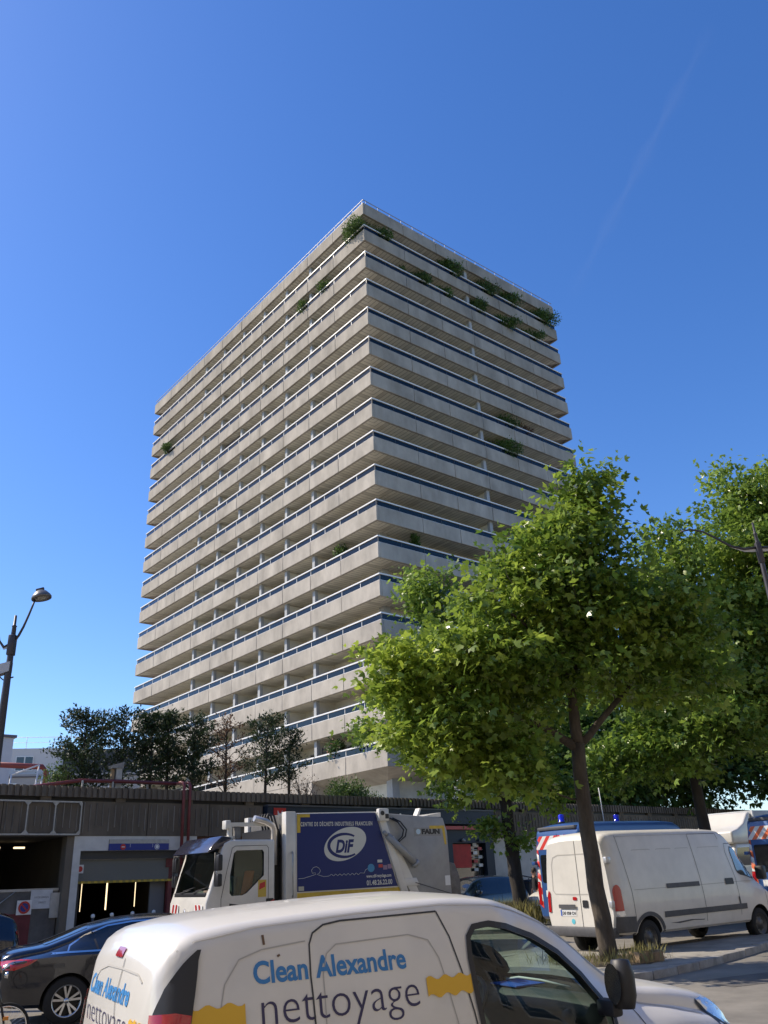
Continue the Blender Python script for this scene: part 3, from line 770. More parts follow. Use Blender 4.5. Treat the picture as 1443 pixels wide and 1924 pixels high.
box_obj('grey_strip', steel, -8.42, -6.44, -0.04, 0.028, 3.60, 3.72, s); box_obj('blue_board', signblue, -8.42, -6.44, -0.04, 0.028, 3.405, 3.598, s)
disc('no_entry_disc', signred, (-7.98, 3.50), 0, 0.085, -0.05, -0.042, s); box_obj('no_entry_bar', white, -8.035, -7.925, -0.054, -0.051, 3.488, 3.512, s)
disc('round_badge', white, (-6.85, 3.50), 0, 0.085, -0.05, -0.042, s); disc('badge_ring', signblue, (-6.85, 3.50), 0.055, 0.07, -0.053, -0.051, s)
for x in (-7.75, -7.0): box_obj('divider', white, x-0.004, x+0.004, -0.045, -0.041, 3.49, 3.59, s)
o = on_wall(MB().box(-9.27, -9.05, 0.27, 0.284, 2.78, 3.02).build('small_entry_sign', white)); tag(o, 'small square no-entry sign at the left end of the roller shutter', 'sign')
disc('red_disc', signred, (-9.16, 2.90), 0, 0.08, 0.262, 0.269, o)
for k, (wv, dv, z0_, z1_) in enumerate(((-7.55, 4.2, 1.70, 2.58), (-6.65, 4.2, 1.72, 2.58), (-5.6, 4.2, 1.78, 2.58))):
    r_ = (0.011, 0.026, 0.013)[k]
    t = MB().tube([(wv, dv, z0_), (wv, dv, z1_)], r_, 8).build('wall_tube', lampm); on_wall(t)
    tag(t, ('thin', 'bright central', 'right-hand')[k]+' vertical light tube inside the dark garage', 'lamp', 'light tubes in the garage')
bm_ = None
for k, w in enumerate((-8.78, -8.2, -7.55, -6.86)):
    p = wall_pt(w, -0.1); root = empty('bollard', (p.x, p.y, gz(p.y)+0.13)); tag(root, ('first', 'second', 'third', 'fourth')[k]+' slim steel bollard from the left across the garage entrance', 'bollard', 'bollards at the garage')
    MB().lathe([(0, 0), (0.05, 0), (0.045, 0.03), (0.045, 0.90), (0, 0.90)], 14).build('post', grey_dark, root)
    MB().lathe([(0, 0.90), (0.05, 0.91), (0.06, 0.95), (0.05, 1.0), (0.0, 1.02)], 14).build('cap', white, root)
# red pipes
pp = empty('fire_pipes', tuple(WP), YAW); tag(pp, 'twin dark red pipes climbing the ribbed wall and running along the terrace', 'pipes')
for k, x in enumerate((-6.05, -5.83)):
    MB().tube([(x, -0.14, 2.95), (x, -0.14, 5.38), (x-0.02, -0.10, 5.47), (x-0.05, 0.0, 5.50), (x-0.05, 0.3+k*0.2, 5.50)], 0.052, 10).build('riser', redpipe, pp)
MB().tube([(-12.2, 1.5, 5.05), (-10.6, 1.2, 5.34), (-9.2, 0.9, 5.55), (-8.0, 0.65, 5.54), (-6.1, 0.35, 5.50)], 0.06, 10).build('terrace_run', redpipe, pp)
for x in (-9.2, -8.2, -7.0): box_obj('bracket', steel, x-0.02, x+0.02, 0.6, 0.68, 4.9, 5.52, pp)
# vent cowl on the terrace
vc = empty('vent_cowl', tuple(wall_pt(-8.05, 0.9)), YAW); tag(vc, 'weathered sheet-metal vent cowl standing on the terrace edge', 'vent')
box_obj('duct', steel, 0.0, 0.20, -0.12, 0.12, 4.72, 5.98, vc); MB().prism([(-0.16, 5.96), (0.22, 5.98), (0.24, 6.18), (-0.17, 6.06)], -0.16, 0.16, 'y').build('hood', mat('pale_sheet', (0.30, 0.29, 0.26), 0.6, var=0.3, vscale=4), vc)
box_obj('timber_prop', mat('timber', (0.32, 0.23, 0.13), 0.8), -0.13, -0.04, -0.06, 0.06, 4.72, 5.95, vc)
# --- shop
shop = empty('corner_shop', tuple(WP), YAW); tag(shop, 'dark navy shopfront with a red stripe behind the refuse lorry', 'shop')
box_obj('fascia_board', navy, -2.86, 8.42, -0.22, 0.30, 4.28, 4.80, shop); box_obj('fascia_top', mat('fascia_trim', (0.10, 0.10, 0.10), 0.5), -2.86, 8.42, -0.26, 0.3, 4.802, 4.85, shop)
box_obj('red_stripe', signred, 3.0, 8.3, -0.20, 0.25, 4.07, 4.20, shop); box_obj('soffit_band', navy, -2.86, 8.42, -0.05, 0.3, 3.56, 4.068, shop)
for a, b in ((-2.86, -2.4), (1.6, 2.0), (5.7, 6.05), (7.95, 8.42)): box_obj('pier', navy, a, b, -0.06, 0.3, 0.5, 3.558, shop)
for a, b in ((-2.4, 1.6), (2.0, 5.7), (6.05, 7.95)):
    f = box_obj('window', black, a, b, 0.20, 0.26, 0.7, 3.56, shop); box_obj('pane', win_dark, a+0.05, b-0.05, 0.16, 0.18, 0.9, 3.5, f)
box_obj('red_poster', mat('poster_red', (0.55, 0.03, 0.02), 0.6, var=0.4, vscale=1.2), 6.12, 7.22, 0.10, 0.13, 2.62, 3.52, shop)
for k in range(3): box_obj('shelf', steel, 7.28, 7.90, 0.08, 0.14, 2.70+k*0.30, 2.72+k*0.30, shop)
for k in range(7): box_obj('card', (paper, white, signred)[k % 3], 7.30+(k % 2)*0.28, 7.52+(k % 2)*0.28, 0.05, 0.075, 2.48+0.16*k, 2.60+0.16*k, shop)
for x in (6.6, 7.6): MB().lathe([(0, 3.60), (0.09, 3.61), (0.05, 3.72), (0.0, 3.73)], 12, c=(x, -0.15, 0)).build('downlight', steel, shop)
o = box_obj('red_badge', signred, -2.62, -2.12, -0.25, -0.225, 4.32, 4.74, shop)
def emblem(x, z, s, m, par):
    disc('emblem_body', m, (x, z), 0, 0.11*s, -0.262, -0.256, par, 20)
    for q in (-1, 1): MB().prism([(x+q*0.02*s, z+0.09*s), (x+q*0.10*s, z+0.21*s), (x+q*0.10*s, z+0.07*s)], -0.262, -0.256, 'y').build('emblem_ear', m, par)
emblem(-2.37, 4.45, 1.0, white, o); emblem(4.05, 4.42, 1.25, white, shop)
disc('emblem_dot', white, (3.2, 4.60), 0, 0.05, -0.232, -0.226, shop, 16); disc('emblem_dot', white, (3.45, 4.45), 0, 0.05, -0.232, -0.226, shop, 16)
MB().tube([(3.2, -0.23, 4.5), (3.38, -0.23, 4.36), (3.6, -0.23, 4.5)], 0.012, 6).build('emblem_line', white, shop)
# --- white rendered ramp wall to the right
box_obj('ramp_wall', whitep, 8.45, 46, 0.30, 0.4, 0.4, 3.82, pod)
rl = empty('ramp_railing', tuple(WP), YAW); tag(rl, 'thin dark handrail sloping along the white ramp wall', 'railing')
MB().tube([(8.7, -0.5, 2.35), (9.4, -0.5, 2.25), (12.5, -0.5, 1.75)], 0.025, 8).tube([(8.7, -0.5, 1.95), (12.5, -0.5, 1.35)], 0.018, 6).build('handrail', grey_dark, rl)
for x in (8.7, 9.9, 11.2, 12.5): box_obj('post', grey_dark, x-0.02, x+0.02, -0.52, -0.48, 0.75, 2.3-(x-8.7)*0.15, rl)
# hanging chains of a rain screen at the corner
hc = empty('rain_chains', tuple(wall_pt(6.3, -0.1)), YAW); tag(hc, 'bundle of thin white rods hanging over the podium edge', 'rods')
for k in range(7): MB().tube([(k*0.10, 0.25+0.1*(k % 2), 6.9), (k*0.10+0.02, 0.1, 5.3), (0.12+k*0.045, -0.2, 4.9-0.02*k)], 0.012, 5).build('rod', white, hc)

# ================================================================== buildings behind on the left
blk = empty('white_clad_block', tuple(wall_pt(-9.15, 9.0)), YAW); tag(blk, 'white metal-clad roof block at the left edge behind the podium', 'building')
clad = mat('white_cladding', (0.70, 0.71, 0.70), 0.5, var=0.06, vscale=2)
for i in range(7): box_obj('clad_panel', clad, -4.9+i*0.72, -4.2+i*0.72, 0, 4, 4.7, 8.15, blk)
box_obj('roof_edge', mat('purple_trim', (0.18, 0.15, 0.17), 0.5), -5.0, 0.22, -0.06, 4.1, 8.151, 8.25, blk)
rf = empty('red_pipe_frame', tuple(wall_pt(-9.15, 6.5)), YAW); tag(rf, 'red bent duct with pale struts beside the white block', 'duct')
MB().tube([(-1.2, 0, 6.72), (0.55, 0, 6.72), (0.72, 0, 6.55), (0.72, 0, 4.7)], 0.10, 10).build('duct', mat('duct_red', (0.27, 0.06, 0.05), 0.6), rf)
for a, b in (((-0.75, -0.25, 4.7), (-0.6, -0.25, 6.35)), ((-0.6, -0.25, 6.35), (0.35, -0.25, 6.75)), ((0.35, -0.25, 6.75), (0.2, -0.25, 4.7)), ((0.5, -0.3, 6.4), (0.42, -0.3, 4.7))): MB().tube([a, b], 0.03, 6).build('strut', alu, rf)
gb = empty('grey_apartment_house', (-33.0, 82.0, 0), R(12)); tag(gb, 'distant grey apartment house with railed roof terrace and aerial', 'building')
greyw = mat('grey_render', (0.40, 0.38, 0.36), 0.9, var=0.12, vscale=0.6)
box_obj('wall', greyw, -8, 26, 0, 10, 0, 13.3, gb); box_obj('upper_wall', mat('pale_render', (0.62, 0.60, 0.58), 0.9), -8, 1.6, 1.0, 10, 13.31, 15.8, gb)
box_obj('dark_attic', grey_dark, 1.61, 18, 0.6, 10, 13.31, 15.6, gb)
for z in (10.0, 11.6, 13.0): box_obj('string_course', mat('course_dark', (0.12, 0.11, 0.11), 0.8), -8, 26, -0.08, -0.002, z, z+0.12, gb)
for x, z, w, h in ((-1.9, 13.7, 1.6, 1.4), (-3.1, 10.3, 1.9, 2.2), (2.1, 10.4, 1.0, 1.7), (6.5, 10.4, 1.0, 1.7), (11, 10.4, 1.0, 1.7)):
    y = -0.05 if z < 13 else 0.95
    f = box_obj('window', white, x-w/2, x+w/2, y-0.02, y+0.04, z, z+h, gb)
    for q in (0, 1): box_obj('pane', win_dark if x < 2 else mat('pale_blind', (0.6, 0.6, 0.58), 0.6), x-w/2+0.08+q*(w/2-0.02), x-0.06+q*(w/2-0.02), y-0.04, y-0.022, z+0.1, z+h-0.1, f)
rr_ = MB()
for x in (-7, -4.5, -2, 0.5, 3, 5.5, 8): rr_.tube([(x, 1.4, 15.8), (x, 1.4, 16.9)], 0.03, 5)
rr_.tube([(-8, 1.4, 16.9), (10, 1.4, 16.9)], 0.03, 5).tube([(-8, 1.4, 16.4), (10, 1.4, 16.4)], 0.02, 5); rr_.build('roof_railing', alu, gb)
ae = MB().tube([(1.9, 2, 15.8), (1.9, 2, 18.4)], 0.035, 6).tube([(1.1, 2, 18.0), (3.0, 2, 18.2)], 0.025, 5)
for k in range(5): ae.tube([(1.3+k*0.38, 1.6, 18.05), (1.3+k*0.38, 2.4, 18.1)], 0.015, 4)
ae.build('roof_aerial', steel, gb)

# ================================================================== unseen house added across the street behind the photographer, to throw sunlight back
hb = empty('added_facing_house', (4.9, -8.5, -0.3), R(30)); tag(hb, 'unseen pale stone house added behind the viewpoint to bounce sunlight', 'building')
stone = mat('pale_stone', (0.52, 0.45, 0.35), 0.9, var=0.15, vscale=0.5)
box_obj('wall', stone, -48, 46, -10, 0, 0, 21, hb); box_obj('cornice', stone, -48, 46, 0.002, 0.5, 20.2, 20.9, hb); box_obj('roof', mat('zinc_roof', (0.22, 0.23, 0.25), 0.5, metal=0.3), -48, 46, -9.5, -0.4, 21.01, 24, hb)
wf = MB().box(-0.65, 0.65, -0.05, 0.08, 0, 2.2).build('window', white); wp_ = MB().box(-0.55, -0.04, 0.085, 0.10, 0.1, 2.1).box(0.04, 0.55, 0.085, 0.10, 0.1, 2.1).build('pane', win_dark)
wfd, wpd = wf.data, wp_.data; bpy.data.objects.remove(wf); bpy.data.objects.remove(wp_)
for fl in range(6):
    for k in range(18):
        o = link('window', wfd, hb, (-30+k*3.0, 0.0, 1.2+fl*3.2)); link('pane', wpd, o)
near = sheet('near_pavement', [(-50, -36.5), (44, 17.8), (46.5, 13.5), (-47.5, -40.8)], 0.12, paving)

# things people keep on the lower balconies
def tower_item(name, label, cat, parts, x, y, n):
    p = Vector((-0.5255, 55.127, 0))+TR*x+TL*y; o = empty(name, (p.x, p.y, Z0-n*H-0.94), YAW); tag(o, label, cat)
    for nm, m_, a in parts: box_obj(nm, m_, *a, o)
    return o
woodb = mat('balcony_wood', (0.20, 0.10, 0.06), 0.8)
tower_item('storage_cabinet', 'tall white cabinet standing on a balcony of the sunny face, five floors above the lowest', 'cabinet', [('carcass', white, (0, .45, 0, .9, 0, 1.95)), ('door', paper, (-.02, -.002, .02, .44, .05, 1.9)), ('door', paper, (-.02, -.002, .46, .88, .05, 1.9))], .75, 14.6, 12)
tower_item('stacked_boxes', 'brown boxes stacked on a cabinet beside the white one', 'boxes', [('box', woodb, (0, .5, 0, 1.2, 0, 1.55)), ('box', redpipe, (.02, .48, .1, 1.1, 1.56, 1.86))], .8, 12.9, 12)
tower_item('storage_cabinet', 'grey shelf unit on a sunny balcony, two floors above the lowest', 'cabinet', [('carcass', mat('shelf_grey', (.16, .16, .15), .7), (0, .5, 0, 1.6, 0, 2.0)), ('shelf', woodb, (-.02, -.001, .05, 1.55, 1.0, 1.06))], 1.2, 16.8, 14)
tower_item('garden_table', 'red-brown folding table leaning on a sunny balcony, four floors above the lowest', 'table', [('top', mat('table_red', (.35, .06, .05), .6), (0, .06, 0, 1.3, .6, 1.75)), ('leg', woodb, (.08, .14, .2, .26, 0, 1.2)), ('leg', woodb, (.08, .14, 1.0, 1.06, 0, 1.2))], .7, 21.0, 13)
tower_item('awning_roll', 'dark rolled awning under the ceiling of a sunny balcony, seven floors from the top', 'awning', [('roll', mat('awning_dark', (.05, .035, .03), .8), (0, .2, 0, 3.2, 2.05, 2.3))], .55, 20.4, 5)
tower_item('trellis', 'dark lattice screen beside the oleander on the lowest sunny balcony', 'screen', [('frame', grey_dark, (0, .04, 0, .06, 0, 2.1)), ('frame', grey_dark, (0, .04, .9, .96, 0, 2.1))]+[('lath', grey_dark, (.01, .03, .06, .9, .2+.22*k, .23+.22*k)) for k in range(9)], .7, 7.1, 16)
# thin contrail high up
ct = bpy.data.materials.new('contrail_vapour'); ct.use_nodes = True; nt = ct.node_tree; nt.nodes.clear(); Lk = nt.links.new
o_ = nt.nodes.new('ShaderNodeOutputMaterial'); tr_ = nt.nodes.new('ShaderNodeBsdfTransparent'); df_ = nt.nodes.new('ShaderNodeBsdfDiffuse'); tl_ = nt.nodes.new('ShaderNodeBsdfTranslucent'); ad_ = nt.nodes.new('ShaderNodeMixShader')
at_ = nt.nodes.new('ShaderNodeAttribute'); at_.attribute_name = 'tone'; ml_ = nt.nodes.new('ShaderNodeMath'); ml_.operation = 'MULTIPLY'; nz_ = nt.nodes.new('ShaderNodeTexNoise'); nz_.inputs['Scale'].default_value = 0.004; nz_.inputs['Detail'].default_value = 6
g_ = nt.nodes.new('ShaderNodeNewGeometry'); Lk(g_.outputs['Position'], nz_.inputs['Vector']); Lk(at_.outputs['Fac'], ml_.inputs[0]); Lk(nz_.outputs['Fac'], ml_.inputs[1])
mx_ = nt.nodes.new('ShaderNodeMixShader'); Lk(ml_.outputs[0], mx_.inputs[0]); Lk(tr_.outputs[0], mx_.inputs[1]); Lk(df_.outputs[0], ad_.inputs[1]); Lk(tl_.outputs[0], ad_.inputs[2]); Lk(ad_.outputs[0], mx_.inputs[2]); Lk(mx_.outputs[0], o_.inputs[0])
A_ = Vector((908.0, 1500.0, 1995.0)); D_ = Vector((480.0, 1700.0, 1300.0)); N_ = 40; V_ = []; T_ = []
for i in range(N_+1):
    c_ = A_.lerp(D_, i/N_); w_ = 20+8*math.sin(i*.7); s_ = (D_-A_).cross(Vector((0, 1, 0.3))).normalized()
    for q, t in ((-1, 0), (-.4, .6), (0, 1), (.4, .6), (1, 0)): V_.append(tuple(c_+s_*w_*q+Vector((0, (1-q*q)*6, 0)))); T_.append(t*0.085*math.sin(math.pi*i/N_)**.6)
F_ = np.array([(i*5+j, i*5+j+1, (i+1)*5+j+1, (i+1)*5+j) for i in range(N_) for j in range(4)])
tag(np_mesh('contrail', np.array(V_), F_, np.array(T_), ct), 'faint white contrail slanting across the upper right sky', 'contrail', kind='stuff')
# ================================================================== vehicle kit
vwhite = mat('van_white', (0.69, 0.665, 0.605), 0.35, coat=0.6, var=0.07, vscale=1.5)
vwhite2 = mat('van_white_worn', (0.68, 0.65, 0.585), 0.42, coat=0.3, var=0.10, vscale=2.0)
tyre_m = mat('tyre_rubber', (0.014, 0.014, 0.014), 0.85)
rim_steel = mat('steel_rim', (0.10, 0.10, 0.10), 0.5, metal=0.6)
rim_alloy = mat('alloy_rim', (0.55, 0.55, 0.55), 0.3, metal=0.9)
trim = mat('black_trim', (0.018, 0.018, 0.02), 0.5)
trim_grey = mat('grey_trim', (0.085, 0.085, 0.09), 0.6, var=0.25, vscale=6)
seam_m = mat('panel_gap', (0.05, 0.05, 0.05), 0.7)
seam_l = mat('pressing_line', (0.43, 0.41, 0.37), 0.6)
glass_v = glass_mat('vehicle_glass', (0.72, 0.84, 0.78), ior=1.45)
glass_d = mat('tinted_glass', (0.012, 0.014, 0.016), 0.05, spec=0.7, coat=0.5)
lamp_red = mat('lamp_red', (0.42, 0.012, 0.015), 0.15, coat=0.8)
lamp_clear = mat('lamp_clear', (0.65, 0.68, 0.72), 0.12, metal=0.6, coat=0.8)
chrome = mat('chrome', (0.8, 0.8, 0.8), 0.12, metal=1.0)
interior_m = mat('cabin_dark', (0.03, 0.032, 0.035), 0.8)
plate_m = mat('plate_white', (0.7, 0.7, 0.68), 0.5)
plate_b = mat('plate_blue', (0.03, 0.10, 0.45), 0.5)
txt_blue = mat('letter_blue', (0.035, 0.20, 0.46), 0.5)
txt_navy = mat('letter_navy', (0.035, 0.03, 0.09), 0.5)
band_y = mat('band_yellow', (0.72, 0.42, 0.03), 0.5)
under = mat('underbody', (0.02, 0.02, 0.02), 0.9)

def wheel(parent, x, y, r, w=0.2, style='steel', name='wheel'):
    o = empty(name, (x, y, r)); o.parent = parent; s = 1 if y > 0 else -1
    ri = r*0.66
    prof = [(ri, -w/2), (r*0.93, -w/2), (r, -w*0.36), (r, w*0.36), (r*0.93, w/2), (ri, w/2), (ri, -w/2)]
    MB().lathe(prof, 36, 'y').build('tyre', tyre_m, o)
    m = MB(); yo = s*w*0.32
    if style == 'alloy':
        m.lathe([(ri*1.0, s*w*0.48), (ri*0.93, s*w*0.46), (ri*0.90, -s*w*0.4)], 36, 'y')
        for k in range(5):
            for q in (-0.22, 0.22):
                a = 2*math.pi*k/5+0.3; b = a+q; c, d = math.cos(b), math.sin(b); ca, da = math.cos(a+q*0.35), math.sin(a+q*0.35)
                t = (-d*0.013, c*0.013)
                p0 = (ca*ri*0.16, da*ri*0.16); p1 = (c*ri*0.95, d*ri*0.95)
                m.add([(p0[0]+t[0], yo+s*.01, p0[1]+t[1]), (p0[0]-t[0], yo+s*.01, p0[1]-t[1]), (p1[0]-t[0]*1.3, yo+s*.03, p1[1]-t[1]*1.3), (p1[0]+t[0]*1.3, yo+s*.03, p1[1]+t[1]*1.3),
                       (p0[0]+t[0], yo-s*.03, p0[1]+t[1]), (p0[0]-t[0], yo-s*.03, p0[1]-t[1]), (p1[0]-t[0]*1.3, yo-s*.03, p1[1]-t[1]*1.3), (p1[0]+t[0]*1.3, yo-s*.03, p1[1]+t[1]*1.3)],
                      [(0, 1, 2, 3), (0, 4, 5, 1), (1, 5, 6, 2), (2, 6, 7, 3), (3, 7, 4, 0)])
        m.lathe([(0, yo+s*.03), (ri*0.17, yo+s*.025), (ri*0.19, yo)], 16, 'y')
        m.build('rim', rim_alloy, o)
        MB().lathe([(0, -s*w*0.1), (ri*0.9, -s*w*0.1)], 24, 'y').build('brake_disc', trim, o)
    else:
        m.lathe([(ri, s*w*0.46), (ri*0.88, s*w*0.40), (ri*0.80, s*w*0.22), (ri*0.45, s*w*0.30), (ri*0.38, s*w*0.42), (0, s*w*0.44)], 28, 'y').build('rim', rim_steel, o)
        for k in range(8):
            a = 2*math.pi*k/8; MB().lathe([(0, 0), (ri*0.075, 0)], 10, 'y', c=(math.cos(a)*ri*0.62, s*w*0.30, math.sin(a)*ri*0.62)).build('rim_hole', black, o)
    return o
def cut_obj(mb, m):
    return mb.build('cutter', m)
def arch_cut(xs, r, w, m=under):
    out = []
    for x, z in xs:
        for s in (-1, 1): out.append(cut_obj(MB().lathe([(0, 0), (r, 0), (r, 0.45), (0, 0.45)], 32, 'y', c=(x, (w-0.30) if s > 0 else -w-0.15, z)), m))
    return out
def place(o, x, y, rz, h=0.0):
    m = Matrix.Rotation(math.atan(0.022), 3, 'X') @ Matrix.Rotation(R(rz), 3, 'Z'); o.location = (x, y, gz(y)+h); o.rotation_euler = m.to_euler()
    return o
def vehicle(name, label, cat, st, paint, arches, r, hw, step=0.07, extra=(), group=None):
    root = empty(name); tag(root, label, cat, group)
    mb = loft_mb(st, step); bv = bvh_of(mb)
    body = mb.build('body', [paint], root, sharp=38)
    cuts = arch_cut(arches, r+0.055, hw)+list(extra)
    boolean(body, cuts)
    return root, body, bv

# ================================================================== foreground delivery van
KST = [(-.10, .45, .72, .95, .76, 1.42, .63, .07), (-.06, .36, .80, .97, .83, 1.60, .68, .08), (.0, .30, .84, 1.0, .868, 1.705, .715, .09), (.12, .28, .85, 1.0, .882, 1.765, .73, .09),
       (.42, .26, .855, 1.0, .888, 1.805, .735, .085), (1.0, .25, .86, 1.0, .89, 1.836, .74, .085), (1.54, .25, .86, 1.0, .89, 1.850, .74, .085), (1.90, .25, .86, 1.0, .89, 1.828, .735, .09),
       (2.1, .25, .86, 1.0, .89, 1.785, .705, .12), (2.3, .25, .86, 1.0, .89, 1.70, .69, .11), (2.5, .25, .86, 1.0, .89, 1.575, .68, .10), (2.68, .25, .86, 1.0, .89, 1.44, .675, .10),
       (2.84, .25, .86, 1.0, .888, 1.33, .69, .09), (2.96, .25, .86, 1.0, .885, 1.275, .72, .09), (3.2, .25, .86, 1.0, .88, 1.248, .755, .10), (3.45, .26, .85, .98, .87, 1.205, .76, .11),
       (3.64, .27, .83, .93, .845, 1.135, .735, .11), (3.77, .28, .78, .85, .795, 1.02, .68, .10), (3.86, .30, .71, .75, .72, .86, .60, .08), (3.91, .35, .60, .62, .61, .70, .5, .05)]
DW = [(1.705, 1.10), (1.69, 1.30), (1.685, 1.50), (1.70, 1.60), (1.74, 1.640), (1.85, 1.648), (1.98, 1.625), (2.18, 1.56), (2.36, 1.462), (2.50, 1.335), (2.60, 1.19), (2.63, 1.12), (2.62, 1.08), (1.74, 1.08)]
root = empty('delivery_van'); tag(root, 'small white delivery van with cleaning-firm lettering, large in the foreground', 'van')
kmb = loft_mb(KST, 0.05, crown=0.035); kbv = bvh_of(kmb)
body = kmb.build('body', [vwhite], root, sharp=38)
inner = cut_obj(loft_mb(KST, 0.08, inset=0.05, xr=(0.0, 2.9), crown=0.035), interior_m)
cl = cut_obj(MB().prism(DW, -1.2, 1.2, 'y'), trim)
ws = cut_obj(MB().prism([(2.14, 1.90), (2.06, 1.735), (2.60, 1.44), (2.86, 1.24), (3.0, 1.40)], -0.56, 0.56, 'y'), trim)
boolean(body, arch_cut([(0.66, .31), (2.97, .31)], 0.37, 0.89)+[inner, cl, ws])
for x in (0.66, 2.97):
    for y in (-0.76, 0.76): wheel(root, x, y, 0.31, 0.19)
# window glass and its black frame
def grow_poly(poly, d):
    c = (sum(p[0] for p in poly)/len(poly), sum(p[1] for p in poly)/len(poly)); out = []
    n = len(poly)
    for i in range(n):
        a = Vector(poly[i-1]); b = Vector(poly[i]); e = Vector(poly[(i+1) % n]); t = (e-a).normalized(); nn = Vector((t.y, -t.x))
        if nn.dot(b-Vector(c)) < 0: nn = -nn
        out.append((b.x+nn.x*d, b.y+nn.y*d))
    return out
for md in 'RL':
    decal('door_glass', kbv, grow_poly(DW, 0.01), md, glass_v, root, off=-0.02, res=0.1)
    a = subdiv_loop(DW, 0.04); b = grow_poly(a, 0.032); n = len(a)
    v = proj_pts(kbv, a, md, 0.009)+proj_pts(kbv, b, md, 0.009)
    me = bpy.data.meshes.new('window_surround'); me.from_pydata(v, [], [(i, (i+1) % n, n+(i+1) % n, n+i) for i in range(n)]); me.materials.append(trim); me.update(); link('window_surround', me, root)
mb = MB(); 
for i in range(9):
    t = i/8; x = 2.095+(2.88-2.095)*t; z = 1.76-0.52*t-0.03*math.sin(math.pi*t)*-1
    for j in range(9): u = -0.58+1.16*j/8; mb.v.append((x-0.05*(u/0.58)**2, u, z-0.0))
for i in range(8):
    for j in range(8): mb.f.append((i*9+j, i*9+j+1, (i+1)*9+j+1, (i+1)*9+j)); mb.mi.append(0); mb.sm.append(True)
mb.build('windscreen', glass_v, root)
# panel gaps and pressings on the visible side
side = 'R'
seam('door_gap', kbv, [(1.505, 1.748), (1.56, 1.62), (1.60, 1.45), (1.64, 1.25), (1.68, .95), (1.66, .5)], side, seam_m, root, 0.009)
seam('sliding_door_gap', kbv, [(1.505, 1.748), (.90, 1.738), (.80, 1.725), (.735, 1.69), (.71, 1.64), (.70, 1.5), (.705, 1.2), (.71, .9)], side, seam_m, root, 0.009)
seam('roof_gutter', kbv, [(.03, 1.655), (.12, 1.695), (.42, 1.738), (1.0, 1.768), (1.54, 1.782), (1.88, 1.762), (2.09, 1.717), (2.3, 1.637), (2.5, 1.512), (2.68, 1.372), (2.80, 1.285)], side, seam_l, root, 0.007, 0.005)
seam('panel_pressing', kbv, [(.20, 1.15), (.215, 1.36), (.25, 1.50), (.33, 1.60), (.45, 1.635), (.66, 1.655), (.69, 1.656)], side, seam_l, root, 0.006, 0.003)
seam('panel_pressing', kbv, [(.76, 1.2), (.77, 1.5), (.80, 1.59), (.86, 1.63), (1.30, 1.645), (1.42, 1.61), (1.47, 1.52), (1.53, 1.2)], side, seam_l, root, 0.006, 0.003)
seam('bonnet_gap', kbv, [(2.80, 1.23), (2.86, 1.10), (2.9, .9)], side, seam_m, root, 0.008)
seam('bonnet_line', kbv, [(2.92, 1.155), (3.2, 1.10), (3.4, 1.05)], side, seam_l, root, 0.008, 0.003)
# black corner strip, tail lamp, rear details
for md in 'DE':
    decal('corner_strip', kbv, [(-.15, .60), (.045, .60), (.045, 1.40), (.035, 1.55), (.028, 1.61), (.03, 1.655), (.015, 1.655), (-.03, 1.60), (-.09, 1.50), (-.13, 1.40)], md, trim, root, 0.012, 0.03)
    tl = decal('tail_lamp', kbv, [(-.155, .95), (.042, .95), (.042, 1.385), (-.02, 1.40), (-.145, 1.395)], md, lamp_red, root, 0.020, 0.03)
    decal('reversing_lens', kbv, [(-.125, 1.0), (-.055, 1.0), (-.055, 1.345), (-.125, 1.345)], md, lamp_clear, tl, 0.027, 0.03)
seam('rear_door_gap', kbv, [(-.08, .5), (-.08, 1.2), (-.08, 1.6)], 'B', seam_m, root, 0.008)
seam('rear_pressing', kbv, [(-.50, 1.515), (-.40, 1.545), (-.08, 1.553), (.25, 1.55), (.42, 1.52), (.5, 1.47)], 'B', seam_l, root, 0.010)
decal('high_brake_lamp', kbv, rrect(-.02, .14, 1.60, 1.645, .01), 'B', lamp_red, root, 0.008, 0.04)
text_decal('rear_lettering', kbv, 'Clean Alexandre', .58, 1.405, .125, 'B', txt_blue, root, -1, width=.92, bold=.004)
text_decal('rear_lettering', kbv, 'nettoyage', .60, 1.26, .17, 'B', txt_navy, root, -1, width=.92, bold=-.003)
decal('rear_band', kbv, [(-.40, 1.22), (-.40, 1.345), (-.44, 1.36), (-.48, 1.345), (-.52, 1.365), (-.56, 1.345), (-.60, 1.36), (-.66, 1.35), (-.66, 1.22)], 'B', band_y, root, .006, .05)
def wave(x0, x1, zt, zb, n, a, up=1):
    top = [(x0+(x1-x0)*i/(6*n), zt+a*math.sin(2*math.pi*i/6.0)) for i in range(6*n+1)]; bot = [(x0+(x1-x0)*i/(6*n), zb+a*math.sin(2*math.pi*i/6.0)) for i in range(6*n, -1, -1)]
    return top+bot
decal('side_band', kbv, wave(.03, .345, 1.415, 1.30, 3, .010), side, band_y, root, .005, .05)
decal('side_band', kbv, wave(1.365, 1.655, 1.430, 1.345, 3, .010), side, band_y, root, .005, .05)
text_decal('side_lettering', kbv, 'Clean', .395, 1.49, .135, side, txt_blue, root, width=.29, bold=.0035)
text_decal('side_lettering', kbv, 'Alexandre', .735, 1.49, .135, side, txt_blue, root, width=.53, bold=.0035)
text_decal('side_lettering', kbv, 'nettoyage', .41, 1.31, .225, side, txt_navy, root, width=.885, bold=-.003)
seam('rust_mark', kbv, [(.462, 1.70), (.466, 1.655)], side, mat('rust', (.16, .10, .06), .9), root, .013)
seam('rust_mark', kbv, [(.53, 1.60), (.545, 1.605)], side, mat('rust', (.16, .10, .06), .9), root, .010)
